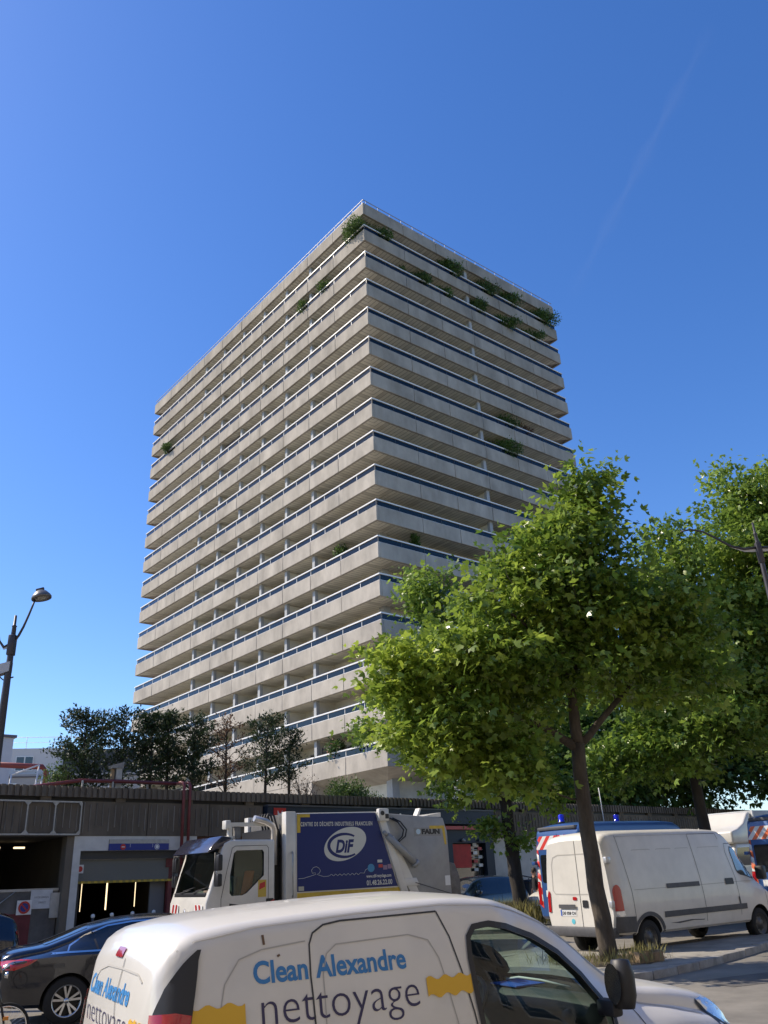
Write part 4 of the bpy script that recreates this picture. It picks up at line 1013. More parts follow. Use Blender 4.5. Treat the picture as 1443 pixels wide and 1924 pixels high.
# mirror
mr = MB().lathe([(0, -.09), (.07, -.085), (.095, -.04), (.098, .04), (.07, .09), (0, .095)], 18, 'z', c=(0, 0, 0))
mo = mr.build('wing_mirror', trim, root, (2.60, -.99, 1.30)); mo.scale = (.70, .80, 1.42)
MB().box(2.54, 2.62, -.95, -.80, 1.13, 1.22).build('mirror_foot', trim, root, bevel=.02)
mo2 = link('wing_mirror', mo.data, root, (2.60, .99, 1.30)); mo2.scale = (.70, .80, 1.42)
me_ = MB().lathe([(0, 0), (.075, 0)], 16, 'x').build('mirror_glass', chrome, root, (2.522, -.99, 1.31)); me_.scale = (1, .9, 1.4)
decal('headlamp', kbv, [(3.42, 1.125), (3.53, 1.135), (3.64, 1.06), (3.74, .95), (3.78, .86), (3.72, .85), (3.61, .94), (3.51, 1.02)], side, lamp_clear, root, .006, .04)
decal('headlamp_bezel', kbv, [(3.40, 1.11), (3.415, 1.13), (3.51, 1.02), (3.62, .92), (3.73, .835), (3.70, .83), (3.59, .89), (3.48, .99)], side, trim, root, .007, .04)
decal('indicator', kbv, rrect(2.99, 3.05, 1.0, 1.03, .01), side, mat('orange_lens', (.6, .25, .05), .3), root, .006, .04)
# cabin
MB().prism([(2.55, 1.00), (2.5, 1.13), (2.56, 1.19), (2.72, 1.20), (2.92, 1.17), (2.92, .6), (2.6, .6)], -.74, .74, 'y').build('dashboard', mat('dash_grey', (.06, .065, .065), .7), root, bevel=.03)
MB().lathe([(.0, 0), (.055, .0), (.06, .03)], 16, 'x', c=(2.49, -.58, 1.09)).build('air_vent', trim, root)
MB().tube([(2.78, -.30, 1.215), (2.70, -.10, 1.25), (2.68, .12, 1.255), (2.74, .34, 1.225)], .008, 6).build('folded_sunshade_rim', paper, root)
sw = MB().tube([(math.cos(t)*.19, math.sin(t)*.19, 0) for t in [2*math.pi*k/24 for k in range(25)]], .016, 8).box(-.18, .18, -.03, .03, -.012, .012).build('steering_wheel', trim, root, (2.40, .37, 1.09)); sw.rotation_euler = (0, R(-58), 0)
for y in (-.37, .37):
    MB().prism([(1.75, .55), (2.25, .55), (2.28, .72), (1.9, .74), (1.72, 1.22), (1.60, 1.22), (1.68, .7)], y-.24, y+.24, 'y').build('seat', interior_m, root, bevel=.04)
    MB().box(1.58, 1.66, y-.12, y+.12, 1.26, 1.44).build('headrest', interior_m, root, bevel=.03)
MB().prism([(-.80, .5), (-.80, 1.0), (-.66, 1.60), (.66, 1.60), (.80, 1.0), (.80, .5)], 1.50, 1.54, 'x').build('bulkhead', interior_m, root)
for y in (-.83, .80): box_obj('door_card', interior_m, 1.72, 2.55, y, y+.03, .45, 1.07, root)
MB().box(2.60, 2.85, .05, .35, 1.205, 1.212).build('paper_on_dash', plate_b, root)
box_obj('rear_bumper', trim_grey, -.16, .1, -.84, .84, .28, .52, root, .05); box_obj('front_bumper', trim_grey, 3.5, 3.87, -.78, .78, .28, .55, root, .08)
place(root, -1.49, 5.27, 30)

# ================================================================== refuse lorry
tw = mat('lorry_white', (0.66, 0.635, 0.57), 0.4, coat=0.3, var=0.12, vscale=2)
tgrey = mat('tailgate_grey', (0.33, 0.33, 0.315), 0.5, var=0.18, vscale=1.8)
tblue = mat('lorry_blue', (0.014, 0.026, 0.13), 0.45, spec=0.3)
logo_w = mat('logo_offwhite', (0.62, 0.62, 0.55), 0.5)
grime = mat('grimy_steel', (0.16, 0.155, 0.145), 0.6, var=0.4, vscale=5)
tk = empty('refuse_lorry'); tag(tk, 'white refuse lorry with a dark blue lettered body, in the street before the podium', 'lorry')
MB().prism([(4.5, 1.05), (4.5, 3.40), (2.22, 3.43), (1.48, 1.05)], -1.2, 1.2, 'y').build('hopper_body', tw, tk, bevel=.02)
MB().prism([(2.17, 3.40), (.16, 3.26), (.05, 2.9), (.02, 1.15), (.3, .75), (1.40, .75), (1.40, 1.1)], -1.19, 1.19, 'y').build('tailgate', tgrey, tk, bevel=.03)
panel = MB().prism([(4.47, 1.56), (4.47, 3.375), (2.28, 3.40), (1.70, 1.56)], 1.2, 1.212, 'y').build('blue_panel', tblue, tk)
MB().prism([(4.47, 1.56), (4.47, 3.375), (2.28, 3.40), (1.70, 1.56)], -1.212, -1.2, 'y').build('blue_panel', tblue, tk)
Y1 = 1.2145
def tflat(name, poly, m, y=Y1, par=None, th=.0015): return MB().prism(poly, y, y+th, 'y').build(name, m, par or panel)
tflat('corner_mark', [(4.47, 3.37), (4.13, 3.374), (4.13, 3.30), (4.385, 3.296), (4.385, 2.93), (4.47, 2.93)], yellow)
tflat('corner_patch', [(4.44, 1.58), (4.30, 1.58), (4.30, 1.68), (4.44, 1.68)], mat('patch', (.45, .44, .35), .6))
ux = (-1, 0, 0); uz = (0, 0, 1)
text_flat('lettering', 'CENTRE DE DÉCHETS INDUSTRIELS FRANCILIEN', (4.38, Y1+.002, 3.085), ux, uz, .135, logo_w, panel, width=2.0, bold=.004, spacing=1.25)
egg = []
for i in range(48):
    t = 2*math.pi*i/48; c, s_ = math.cos(t), math.sin(t); rx, ry = .62, .40
    k = 1+.10*math.cos(t-.6)
    x, z = c*rx*k, s_*ry*k; a = R(24); egg.append((3.20-(x*math.cos(a)-z*math.sin(a)), 2.60+(x*math.sin(a)+z*math.cos(a))*.93))
tflat('logo_egg', egg, logo_w)
def arcstrip(name, c, rx, ry, a0, a1, w0, m, n=26, y=Y1+.002):
    o_, i_ = [], []
    for i in range(n):
        t = a0+(a1-a0)*i/(n-1); w = w0*(.55+.45*math.sin(math.pi*i/(n-1))); o_.append((c[0]-rx*math.cos(t), c[1]+ry*math.sin(t))); i_.append((c[0]-(rx-w)*math.cos(t), c[1]+(ry-w)*math.sin(t)))
    return MB().prism(o_+i_[::-1], y, y+.0015, 'y').build(name, m, panel)
arcstrip('logo_letter', (3.20, 2.60), .47, .31, R(50), R(312), .085, tblue)
text_flat('logo_letter', 'DiF', (3.45, Y1+.002, 2.44), ux, uz, .42, tblue, panel, width=.52, shear=.25, bold=.018)
text_flat('lettering', 'www.cdif-recyclage.com', (2.60, Y1+.002, 1.80), ux, uz, .11, logo_w, panel, width=.72, bold=.003)
text_flat('lettering', '01.48.26.22.00', (2.60, Y1+.002, 1.62), ux, uz, .165, logo_w, panel, width=.74, bold=.004)
ln = [(4.44, 1.86), (4.3, 1.865), (4.15, 1.90), (4.03, 1.93), (3.99, 1.94), (4.0, 1.98), (4.08, 1.97), (4.10, 2.04), (4.05, 2.10), (3.97, 2.12), (3.90, 2.08), (3.86, 2.02), (3.90, 1.96), (3.96, 1.94), (3.90, 1.92), (3.78, 1.88), (3.65, 1.885)]
x = 3.6
while x > 2.75: ln.append((x, 1.905+.02*math.sin(x*55))); x -= .022
ln += [(2.66, 1.915), (2.62, 1.99), (2.56, 2.02)]
MB().tube([(a, Y1+.002, b) for a, b in ln], .006, 4).build('line_drawing', logo_w, panel)
disc_ = MB().lathe([(0, 0), (.10, 0)], 20, 'y', c=(2.46, Y1+.003, 2.03)).build('globe_badge', mat('badge_cyan', (.05, .25, .45), .5), panel)
for (x, z, w, h, m_) in ((2.20, 2.19, .14, .07, logo_w), (2.18, 2.07, .12, .08, signred), (2.05, 2.03, .12, .11, mat('badge_mauve', (.3, .2, .28), .6)), (1.915, 2.05, .12, .11, mat('badge_mauve', (.3, .2, .28), .6))):
    tflat('certificate_badge', [(x+w/2, z-h/2), (x-w/2, z-h/2), (x-w/2, z+h/2), (x+w/2, z+h/2)], m_, Y1+.001)
tflat('yellow_stripe', [(4.47, 1.42), (4.47, 1.53), (1.62, 1.53), (1.58, 1.42)], yellow, 1.2035, tk)
for x in (2.4, 1.75): MB().lathe([(0, 0), (.035, 0)], 12, 'y', c=(x, 1.204, 1.36)).build('bolt', black, tk)
box_obj('front_post', tw, 4.505, 4.76, .98, 1.215, 1.0, 3.44, tk, .015); box_obj('front_post', tw, 4.505, 4.76, -1.215, -.98, 1.0, 3.44, tk, .015)
box_obj('head_board', grime, 4.505, 4.70, -.98, .98, 1.0, 3.40, tk)
MB().tube([(4.64, 1.30, 1.45), (4.64, 1.34, 1.52), (4.66, 1.36, 2.1), (4.64, 1.33, 2.42), (4.60, 1.22, 2.48)], .02, 6).build('grab_rail', steel, tk)
# tailgate frame, ram and hoses
MB().prism([(2.26, 3.41), (2.06, 3.41), (1.30, 1.05), (1.50, 1.05)], 1.19, 1.26, 'y').build('hinge_beam', tw, tk, bevel=.01)
MB().prism([(1.98, 2.78), (1.76, 2.80), (.92, 1.06), (1.20, 1.06)], 1.19, 1.235, 'y').build('tailgate_beam', tw, tk, bevel=.01)
MB().prism([(1.55, 1.72), (1.15, 1.74), (1.05, 1.54), (1.50, 1.54)], 1.22, 1.25, 'y').build('cross_plate', tw, tk, bevel=.008)
MB().prism([(1.45, 1.20), (.95, 1.20), (.85, 1.02), (1.5, 1.02)], 1.2, 1.27, 'y').build('foot_plate', tw, tk, bevel=.01)
MB().box(1.94, 2.24, 1.19, 1.34, 3.18, 3.50).build('hinge_block', tw, tk, bevel=.03); MB().lathe([(0, 0), (.06, 0)], 16, 'y', c=(2.14, 1.345, 3.38)).build('hinge_pin', black, tk); box_obj('hinge_slot', black, 1.96, 2.06, 1.341, 1.346, 3.24, 3.36, tk)
MB().tube([(2.0, 1.30, 2.82), (1.22, 1.30, 2.12)], .085, 14).tube([(2.1, 1.30, 2.91), (2.0, 1.30, 2.82)], .05, 10).tube([(1.22, 1.30, 2.12), (1.15, 1.30, 2.06)], .11, 12).build('hydraulic_ram', tgrey, tk)
MB().prism([(2.12, 3.25), (1.95, 3.22), (1.80, 2.86), (1.98, 2.82)], 1.2, 1.24, 'y').build('ram_bracket', tgrey, tk, bevel=.01)
for k, off in enumerate((0, .09)): MB().tube([(1.86-off, 1.22, 3.26), (1.66-off, 1.27, 3.16), (1.50-off, 1.30, 2.95), (1.55-off, 1.30, 2.78), (1.75-off*.6, 1.29, 2.62), (1.85, 1.28, 2.78)], .018, 6).build('hose', black, tk)
MB().prism([(.95, 3.29), (.83, 3.52), (.78, 3.52), (.88, 3.28)], .9, 1.1, 'y').build('beacon_bracket', tw, tk); MB().prism([(.72, 3.29), (.20, 3.28), (.20, 3.40), (.62, 3.33)], .2, 1.15, 'y').build('roof_flap', tw, tk)
tflat('corner_mark', [(.62, 3.05), (.14, 3.05), (.10, 2.55), (.16, 2.55), (.22, 2.97), (.62, 2.97)], yellow, 1.1925, tk)
tflat('maker_plate', [(1.12, 2.78), (.25, 2.78), (.25, 3.0), (1.12, 3.0)], mat('plate_grey', (.25, .25, .24), .5), 1.1915, tk)
text_flat('maker_letters', 'FAUN', (.88, 1.195, 2.84), ux, uz, .17, black, tk, width=.58, bold=.012); MB().lathe([(0, 0), (.07, 0)], 16, 'y', c=(.98, 1.195, 2.90)).build('maker_dot', mat('pale_blue', (.45, .6, .7), .5), tk)
tflat('sticker', [(.22, 1.5), (.06, 1.5), (.06, 1.75), (.22, 1.75)], white, 1.1925, tk)
MB().prism([(-.35, 1.0), (.0, 1.0), (.0, 2.1), (-.20, 2.05), (-.33, 1.7)], -1.0, 1.1, 'y').build('loading_lip', grime, tk, bevel=.03)
MB().tube([(1.2, 1.27, 1.62), (-.5, 1.3, 1.1)], .008, 4).build('cable', black, tk)
# cab
CP = [(5.0, .62), (5.0, 2.79), (6.10, 2.81), (6.26, 2.74), (6.55, 1.70), (6.64, 1.42), (6.64, .5), (5.9, .5), (5.9, .62)]
cab = MB().prism(CP, -1.14, 1.14, 'y').build('cab', [tw], tk, bevel=.05, bseg=3)
cin = cut_obj(MB().prism([(5.08, .9), (5.08, 2.70), (6.08, 2.72), (6.20, 2.66), (6.46, 1.66), (6.50, .9)], -1.06, 1.06, 'y'), interior_m)
SW = [(6.10, 1.62), (6.10, 2.0), (6.02, 2.50), (5.95, 2.56), (5.32, 2.56), (5.28, 2.50), (5.28, 1.98), (5.70, 1.60), (5.80, 1.56), (6.05, 1.56)]
boolean(cab, [cin, cut_obj(MB().prism(SW, -1.4, 1.4, 'y'), trim), cut_obj(MB().prism([(-1.0, 1.66), (1.0, 1.66), (1.03, 2.1), (.96, 2.62), (-.96, 2.62), (-1.03, 2.1)], 6.1, 7.0, 'x'), trim)])
for s_ in (-1, 1): MB().prism(SW, s_*1.09, s_*1.095, 'y').build('door_window', glass_v, tk)
mb = MB(); mb.add([(6.53, -1.02, 1.66), (6.53, 1.02, 1.66), (6.27, .98, 2.63), (6.27, -.98, 2.63)], [(0, 1, 2, 3)]); mb.build('windscreen', glass_v, tk)
for p in ([(5.27, 1.36), (5.75, 1.36), (6.10, 1.42), (6.12, 1.08), (5.90, 1.02), (5.27, 1.02)],): MB().prism([(x, z-.02) for x, z in p], 1.135, 1.143, 'y').build('lower_door_panel', trim, tk)
MB().prism([(5.22, 1.46), (5.04, 1.46), (5.04, 1.16), (5.24, 1.16)], 1.136, 1.143, 'y').build('side_vent', trim, tk)
cabbv = bvh_of(MB().prism(CP, -1.14, 1.14, 'y'))
seam('door_gap', cabbv, [(6.28, .8), (6.30, 1.5), (6.18, 2.1), (6.06, 2.62), (5.98, 2.66), (5.22, 2.66), (5.17, 2.60), (5.17, .8)], 'L', seam_m, tk, .012)
tflat('warning_sticker', [(5.42, 1.50), (5.22, 1.50), (5.22, 1.88), (5.42, 1.88)], mat('sticker_yellow', (.55, .38, .06), .5), 1.142, tk); tflat('sticker_blob', [(5.40, 1.66), (5.25, 1.72), (5.25, 1.84), (5.38, 1.80)], signred, 1.1445, tk)
tflat('red_tag', [(5.15, 1.38), (5.02, 1.36), (5.02, 1.44)], signred, 1.142, tk); tflat('red_tag', [(5.15, 1.22), (5.02, 1.22), (5.02, 1.29), (5.15, 1.29)], signred, 1.142, tk)
# front: grille, badge, chevrons, visor, mirrors, wipers, lights
box_obj('grille', trim_grey, 6.63, 6.665, -.95, .95, .98, 1.16, tk); box_obj('bumper', tw, 6.5, 6.75, -1.16, 1.16, .42, .95, tk, .06)
for s_ in (-1, 1):
    for k in range(2):
        y0 = s_*(.62+.2*k); m = MB(); m.add([(6.668, y0, 1.19), (6.668, y0+s_*.09, 1.19), (6.668, y0+s_*.03, 1.40), (6.668, y0-s_*.06, 1.40)], [(0, 1, 2, 3)]); m.build('hazard_stripe', signred, tk)
    m = MB(); m.add([(6.66, s_*.50, 1.185), (6.66, s_*.98, 1.185), (6.66, s_*.98, 1.405), (6.66, s_*.50, 1.405)], [(0, 1, 2, 3)]); m.build('hazard_board', white, tk)
MB().tube([(6.69, 0, .98), (6.69, .085, 1.14), (6.69, 0, 1.30), (6.69, -.085, 1.14), (6.69, 0, .98)], .018, 6).build('diamond_badge', chrome, tk)
MB().prism([(6.05, 2.86), (6.30, 2.90), (6.50, 2.72), (6.64, 2.54), (6.60, 2.52), (6.34, 2.63), (6.10, 2.70)], -1.12, 1.12, 'y').build('sun_visor', mat('visor_violet', (.035, .035, .06), .15, coat=.8), tk, bevel=.03)
box_obj('roof_light_bar', tw, 5.85, 6.25, -.9, .9, 2.83, 2.90, tk, .02)
for s_ in (-1, 1):
    MB().tube([(6.35, s_*1.12, 2.50), (6.52, s_*1.30, 2.52), (6.52, s_*1.30, 1.9), (6.40, s_*1.13, 1.85)], .018, 6).build('mirror_arm', trim, tk)
    box_obj('mirror', trim, 6.40, 6.52, s_*1.34-.13, s_*1.34+.13, 2.12, 2.48, tk, .04); box_obj('mirror', trim, 6.40, 6.52, s_*1.34-.12, s_*1.34+.12, 1.78, 2.06, tk, .04)
for y in (-.5, .3): MB().tube([(6.62, y, 1.66), (6.56, y+.5, 1.72)], .014, 5).tube([(6.60, y+.1, 1.70), (6.55, y+.75, 1.78)], .009, 4).build('wiper', black, tk)
box_obj('wiper_cowl', trim, 6.53, 6.60, -.98, .98, 1.56, 1.66, tk, .02)
MB().prism([(6.0, 1.3), (6.48, 1.3), (6.46, 1.62), (6.05, 1.68)], -1.0, 1.0, 'y').build('dashboard', mat('dash_pale', (.20, .20, .18), .8), tk, bevel=.04)
for y in (-.55, .55):
    MB().prism([(5.25, 1.0), (5.75, 1.0), (5.75, 1.25), (5.42, 1.30), (5.32, 2.0), (5.18, 2.0)], y-.24, y+.24, 'y').build('seat', interior_m, tk, bevel=.05)
MB().prism([(5.44, 1.45), (5.52, 1.45), (5.40, 2.10), (5.33, 2.10)], .32, .76, 'y').build('orange_vest', mat('vest_orange', (.75, .12, .03), .8), tk, bevel=.03)
box_obj('papers', mat('papers_pink', (.55, .30, .26), .8), 6.2, 6.44, .45, .95, 1.63, 1.70, tk, .01)
sw = MB().tube([(math.cos(t)*.23, math.sin(t)*.23, 0) for t in [2*math.pi*k/20 for k in range(21)]], .018, 6).build('steering_wheel', trim, tk, (6.02, .55, 1.72)); sw.rotation_euler = (0, R(-35), 0)
MB().tube([(4.94, .95, 2.2), (4.94, .95, 3.0), (4.98, .95, 3.12), (5.15, .95, 3.22), (5.45, .95, 3.30)], .075, 14).build('exhaust_stack', mat('exhaust_steel', (.55, .52, .48), .35, metal=.7), tk)
MB().box(4.95, 6.05, .80, .92, 3.12, 3.21).box(5.98, 6.06, .80, .92, 2.84, 3.12).build('roof_arm', tw, tk); box_obj('roof_lamp', tw, 6.04, 6.16, .74, .98, 3.06, 3.26, tk, .02); box_obj('arm_joint', grime, 5.78, 5.9, .78, .94, 2.84, 3.10, tk)
for k in range(6): MB().tube([(4.74, .8-.16*k, 2.6), (4.80, .8-.16*k, 3.1), (4.86, .75-.16*k, 3.38), (4.98, .7-.16*k, 3.42), (5.05, .66-.15*k, 3.2)], .025, 6).build('hose', black, tk)
box_obj('service_stack', black, 4.77, 4.95, -.9, .86, 1.0, 3.05, tk)
box_obj('chassis', under, .3, 6.3, -.45, .45, .62, 1.02, tk)
for x in (1.35, 5.75):
    for y in (-1.0, 1.0): wheel(tk, x, y, .50, .3)
box_obj('mudguard', trim_grey, 5.15, 6.4, .8, 1.13, 1.0, 1.06, tk)
place(tk, .71, 26.80, 215); tk.scale = (1.09, 1, 1)

# ================================================================== large panel vans
MST = [(0, .55, .90, 1.1, .955, 2.40, .82, .10), (.05, .50, .95, 1.1, 1.0, 2.48, .85, .13), (.16, .47, .98, 1.1, 1.018, 2.54, .865, .14), (.5, .44, .99, 1.1, 1.03, 2.575, .87, .14), (1.4, .42, 1.0, 1.1, 1.035, 2.59, .87, .14),
       (3.6, .42, 1.0, 1.1, 1.035, 2.59, .87, .14), (4.2, .42, 1.0, 1.1, 1.035, 2.57, .865, .14), (4.5, .42, 1.0, 1.1, 1.03, 2.48, .85, .13), (4.75, .42, 1.0, 1.1, 1.03, 2.30, .83, .12), (5.05, .42, 1.0, 1.1, 1.03, 1.98, .82, .11),
       (5.35, .42, 1.0, 1.1, 1.02, 1.62, .83, .10), (5.55, .42, 1.0, 1.08, 1.01, 1.40, .84, .09), (5.75, .42, .99, 1.02, 1.0, 1.28, .84, .09), (6.0, .43, .95, .95, .96, 1.12, .80, .09), (6.18, .45, .86, .85, .87, .95, .72, .08), (6.27, .5, .74, .7, .74, .78, .6, .05)]
def panel_van(name, label, group, st, paint, worn=True):
    root = empty(name); tag(root, label, 'van', group)
    mb = loft_mb(st, .09); bv = bvh_of(mb); body = mb.build('body', [paint], root, sharp=38)
    boolean(body, arch_cut([(1.06, .37), (5.22, .37)], .42, 1.03))
    for x in (1.06, 5.22):
        for y in (-.88, .88): wheel(root, x, y, .355, .22)
    return root, bv
ms, mbv = panel_van('panel_van', 'long white panel van parked behind the street tree, its sliding side toward us', None, MST, vwhite2)
S = 'R'
WIN = [(4.62, 1.62), (4.60, 2.02), (4.66, 2.10), (4.85, 2.08), (5.02, 1.92), (5.22, 1.70), (5.40, 1.52), (5.46, 1.40), (5.30, 1.38), (5.0, 1.46), (4.75, 1.50), (4.66, 1.54)]
for md in 'RL':
    decal('window_seal', mbv, grow_poly(WIN, .03), md, trim, ms, .004, .1); decal('door_glass', mbv, WIN, md, mat('van_side_glass', (.10, .115, .11), .06, spec=.8, coat=.6), ms, .008, .1)
seam('window_bar', mbv, [(5.10, 1.45), (5.02, 1.9)], S, trim, ms, .05, .011)
seam('door_gap', mbv, [(4.45, .6), (4.48, 1.4), (4.36, 2.0), (4.42, 2.20), (4.8, 2.19), (5.1, 1.95)], S, seam_m, ms, .012)
seam('door_gap', mbv, [(5.50, 1.36), (5.60, 1.1), (5.62, .7)], S, seam_m, ms, .012)
seam('sliding_door_gap', mbv, [(3.10, .55), (3.10, 1.4), (3.06, 2.1), (3.04, 2.44), (4.16, 2.44), (4.2, 2.3)], S, seam_m, ms, .012)
seam('panel_gap', mbv, [(.62, .8), (.62, 1.3), (.52, 2.0), (.46, 2.45)], S, seam_m, ms, .011)
seam('waist_line', mbv, [(.7, 1.32), (3.1, 1.32), (5.4, 1.33)], S, seam_l, ms, .012, .003)
seam('roof_seam', mbv, [(.5, 2.43), (3.0, 2.44)], S, seam_l, ms, .010, .003)
for a, b in ((.9, 1.55), (1.75, 2.3), (2.45, 2.95), (3.3, 4.15)): seam('panel_pressing', mbv, [(a, 2.12), (a+.03, 2.135), (b-.03, 2.135), (b, 2.12)], S, seam_l, ms, .012, .003)
decal('slide_rail', mbv, [(1.82, 1.30), (3.02, 1.30), (3.02, 1.40), (1.82, 1.40)], S, trim_grey, ms, .012, .1)
decal('door_handle', mbv, rrect(4.02, 4.36, 1.28, 1.42, .03), S, trim, ms, .012, .06)
decal('fuel_hinge', mbv, rrect(4.42, 4.47, .80, 1.0, .02), S, trim, ms, .012, .06)
decal('rub_strip', mbv, [(1.58, .72), (4.70, .72), (4.70, .84), (1.58, .84)], S, trim_grey, ms, .014, .2)
decal('rear_arch_trim', mbv, ellipse(1.06, .37, .55, .50, 16, 0, R(8), R(172))+ellipse(1.06, .37, .46, .42, 16, 0, R(172), R(8)), S, trim_grey, ms, .012, .06)
decal('bumper_corner', mbv, [(.03, .50), (.62, .50), (.62, .80), (.03, .82)], S, trim_grey, ms, .014, .08)
MB().box(-.07, .12, -.96, .96, .42, .62).build('rear_bumper', trim_grey, ms, bevel=.04)
tlm = decal('tail_lamp', mbv, [(.03, .93)]+[(.03, 1.30)]+ellipse(.15, 1.32, .115, .13, 8, 0, R(170), R(10))+[(.27, 1.0), (.27, .93)], S, lamp_red, ms, .016, .05)
decal('reversing_lens', mbv, [(.04, .82), (.28, .82), (.28, .925), (.04, .925)], S, lamp_clear, ms, .016, .06)
decal('scuffs', mbv, [(1.75, .60), (2.1, .57), (2.6, .60), (3.0, .585), (3.0, .60), (2.5, .625), (2.0, .60)], S, trim_grey, ms, .004, .1)
for z in (1.0, 1.88): MB().box(-.05, .10, -1.0, -.90, z, z+.14).build('door_hinge', mat('hinge_silver', (.5, .5, .5), .4, metal=.5), ms, bevel=.02)
seam('rear_door_gap', mbv, [(-.06, .62), (-.06, 2.42)], 'B', seam_m, ms, .014, .004)
seam('door_pressing', mbv, [(-.75, 1.40), (-.72, 1.9), (-.66, 2.05), (-.5, 2.10), (.5, 2.10), (.66, 2.05), (.72, 1.9), (.75, 1.36), (.68, 1.28), (.2, 1.27), (-.3, 1.27)], 'B', seam_l, ms, .022, .004)
decal('plate_lamp_bar', mbv, rrect(.08, .60, .985, 1.065, .02), 'B', trim_grey, ms, .03, .08)
pl = decal('number_plate', mbv, [(.10, .83), (.58, .83), (.58, .95), (.10, .95)], 'B', plate_m, ms, .006, .2)
decal('plate_band', mbv, [(.54, .83), (.58, .83), (.58, .95), (.54, .95)], 'B', plate_b, pl, .009, .2)
text_decal('plate_letters', mbv, 'DE 058 CN', .525, .858, .085, 'B', black, pl, -1, off=.010, width=.40, bold=.002)
decal('door_handle', mbv, rrect(-.28, -.12, 1.0, 1.15, .02), 'B', trim, ms, .012, .05); decal('high_lamp', mbv, rrect(.04, .16, 1.15, 1.22, .02), 'B', lamp_red, ms, .012, .05)
decal('round_sticker', mbv, ellipse(.22, .72, .055, .055, 16), 'B', mat('sticker_cyan', (.12, .5, .6), .5), ms, .006, .05)
decal('far_tail_lamp', mbv, [(.86, .90), (.94, .90), (.93, 1.25), (.88, 1.36), (.84, 1.30)], 'B', lamp_red, ms, .016, .05)
seam('scribble', mbv, [(-.42, 2.30), (-.40, 2.36), (-.46, 2.33), (-.50, 2.37), (-.48, 2.28), (-.43, 2.24), (-.52, 2.22)], 'B', black, ms, .012, .005)
MB().box(5.22, 5.42, -1.28, -1.06, 1.34, 1.66).build('wing_mirror', trim, ms, bevel=.05)
place(ms, 3.92, 21.03, 36)

pblue = mat('police_blue', (0.035, 0.095, 0.26), 0.35, coat=0.5)
chev_r = mat('chevron_red', (0.65, 0.05, 0.035), 0.45); chev_w = mat('chevron_white', (0.70, 0.70, 0.66), 0.45); chev_o = mat('chevron_orange', (0.75, 0.16, 0.05), 0.45)
beacon_m = mat('beacon_blue', (0.01, 0.015, 0.55), 0.1, coat=1.0)
PST = [(x, a, b, c, d, (zt*1.165 if zt > 2 else zt*1.06), e, f_) for (x, a, b, c, d, zt, e, f_) in MST]
def police_van(label, red):
    root, bv = panel_van('police_van', label, 'police vans', PST, pblue)
    # chevron board: stripes above the windows and down the edges
    Wd = .86
    for s_ in (-1, 1):
        for k in range(7):
            y0 = s_*(.0+.15*k)
            p = [(y0, 2.30), (y0+s_*.15, 2.30), (y0+s_*.15-s_*.34, 2.66), (y0-s_*.34, 2.66)]
            q = [(min(max(a*s_, 0.004), Wd-.02)*s_, b) for a, b in p]
            # clip at the centre line and outer edge
            q2 = []
            for (a, b), (a1, b1) in zip(p, p[1:]+p[:1]):
                q2.append((a, b))
            def clip(poly, f):
                out = []
                for i in range(len(poly)):
                    A, B_ = poly[i], poly[(i+1) % len(poly)]; fa, fb = f(A), f(B_)
                    if fa >= 0: out.append(A)
                    if fa*fb < 0: t = fa/(fa-fb); out.append((A[0]+(B_[0]-A[0])*t, A[1]+(B_[1]-A[1])*t))
                return out
            q = clip(clip(p, lambda v: v[0]*s_-.006), lambda v: Wd-v[0]*s_)
            if len(q) >= 3: decal('chevron_stripe', bv, q, 'B', (red if k % 2 == 0 else chev_w), root, .006, .15)
        for k in range(8, 9): pass
        for k in range(9):
            z = .75+k*.175
            decal('edge_stripe', bv, [(s_*.80, z), (s_*.93, z+.10), (s_*.93, z+.275), (s_*.80, z+.175)], 'B', (red if k % 2 == 0 else chev_w), root, .007, .15)
        decal('rear_window', bv, rrect(*(sorted((s_*.10, s_*.74))), 1.42, 2.16, .06), 'B', glass_d, root, .008, .15)
        decal('tail_lamp', bv, rrect(*(sorted((s_*.84, s_*.95))), .85, 1.45, .03), 'B', lamp_red, root, .016, .1)
        box_obj('hinge', pblue, -.10, .02, min(s_*.90, s_*1.03), max(s_*.90, s_*1.03), 1.90, 1.99, root, .01)
    seam('rear_door_gap', bv, [(0, .6), (0, 2.7)], 'B', seam_m, root, .014, .01)
    MB().box(-.03, .22, -.74, .74, 2.80, 2.90).build('rear_light_bar', trim_grey, root, bevel=.03)
    decal('plate_text', bv, [(.15, 1.05), (.65, 1.05), (.65, 1.22), (.15, 1.22)], 'B', white, root, .008, .2)
    for md in 'RL':
        decal('side_window', bv, rrect(1.2, 3.2, 1.55, 2.15, .06), md, glass_d, root, .008, .2); decal('side_window', bv, rrect(3.4, 4.4, 1.55, 2.15, .06), md, glass_d, root, .008, .2)
    for (x, y) in ((.35, .08), (3.0, .3)):
        b = MB().lathe([(0, 0), (.10, 0), (.10, .04), (.085, .05), (.085, .20), (.07, .23), (0, .235)], 18, c=(x, y, 3.0)).build('beacon', beacon_m, root); MB().lathe([(0, -.02), (.11, -.02), (.11, .03), (0, .03)], 18, c=(x, y, 3.0)).build('beacon_base', black, b)
    MB().tube([(2.2, .1, 2.98), (2.15, .1, 4.0)], .012, 5).build('whip_aerial', white, root)
    MB().tube([(1.5, .3, 2.98), (1.5, .3, 3.3)], .04, 8).build('short_aerial', white, root)
    return root
place(police_van('blue police van with red and white rear chevrons, behind the white panel van', chev_r), 4.50, 26.3, 36)
place(police_van('blue police van with orange rear chevrons, cut off by the right edge', chev_o), 10.75, 26.4, 36)

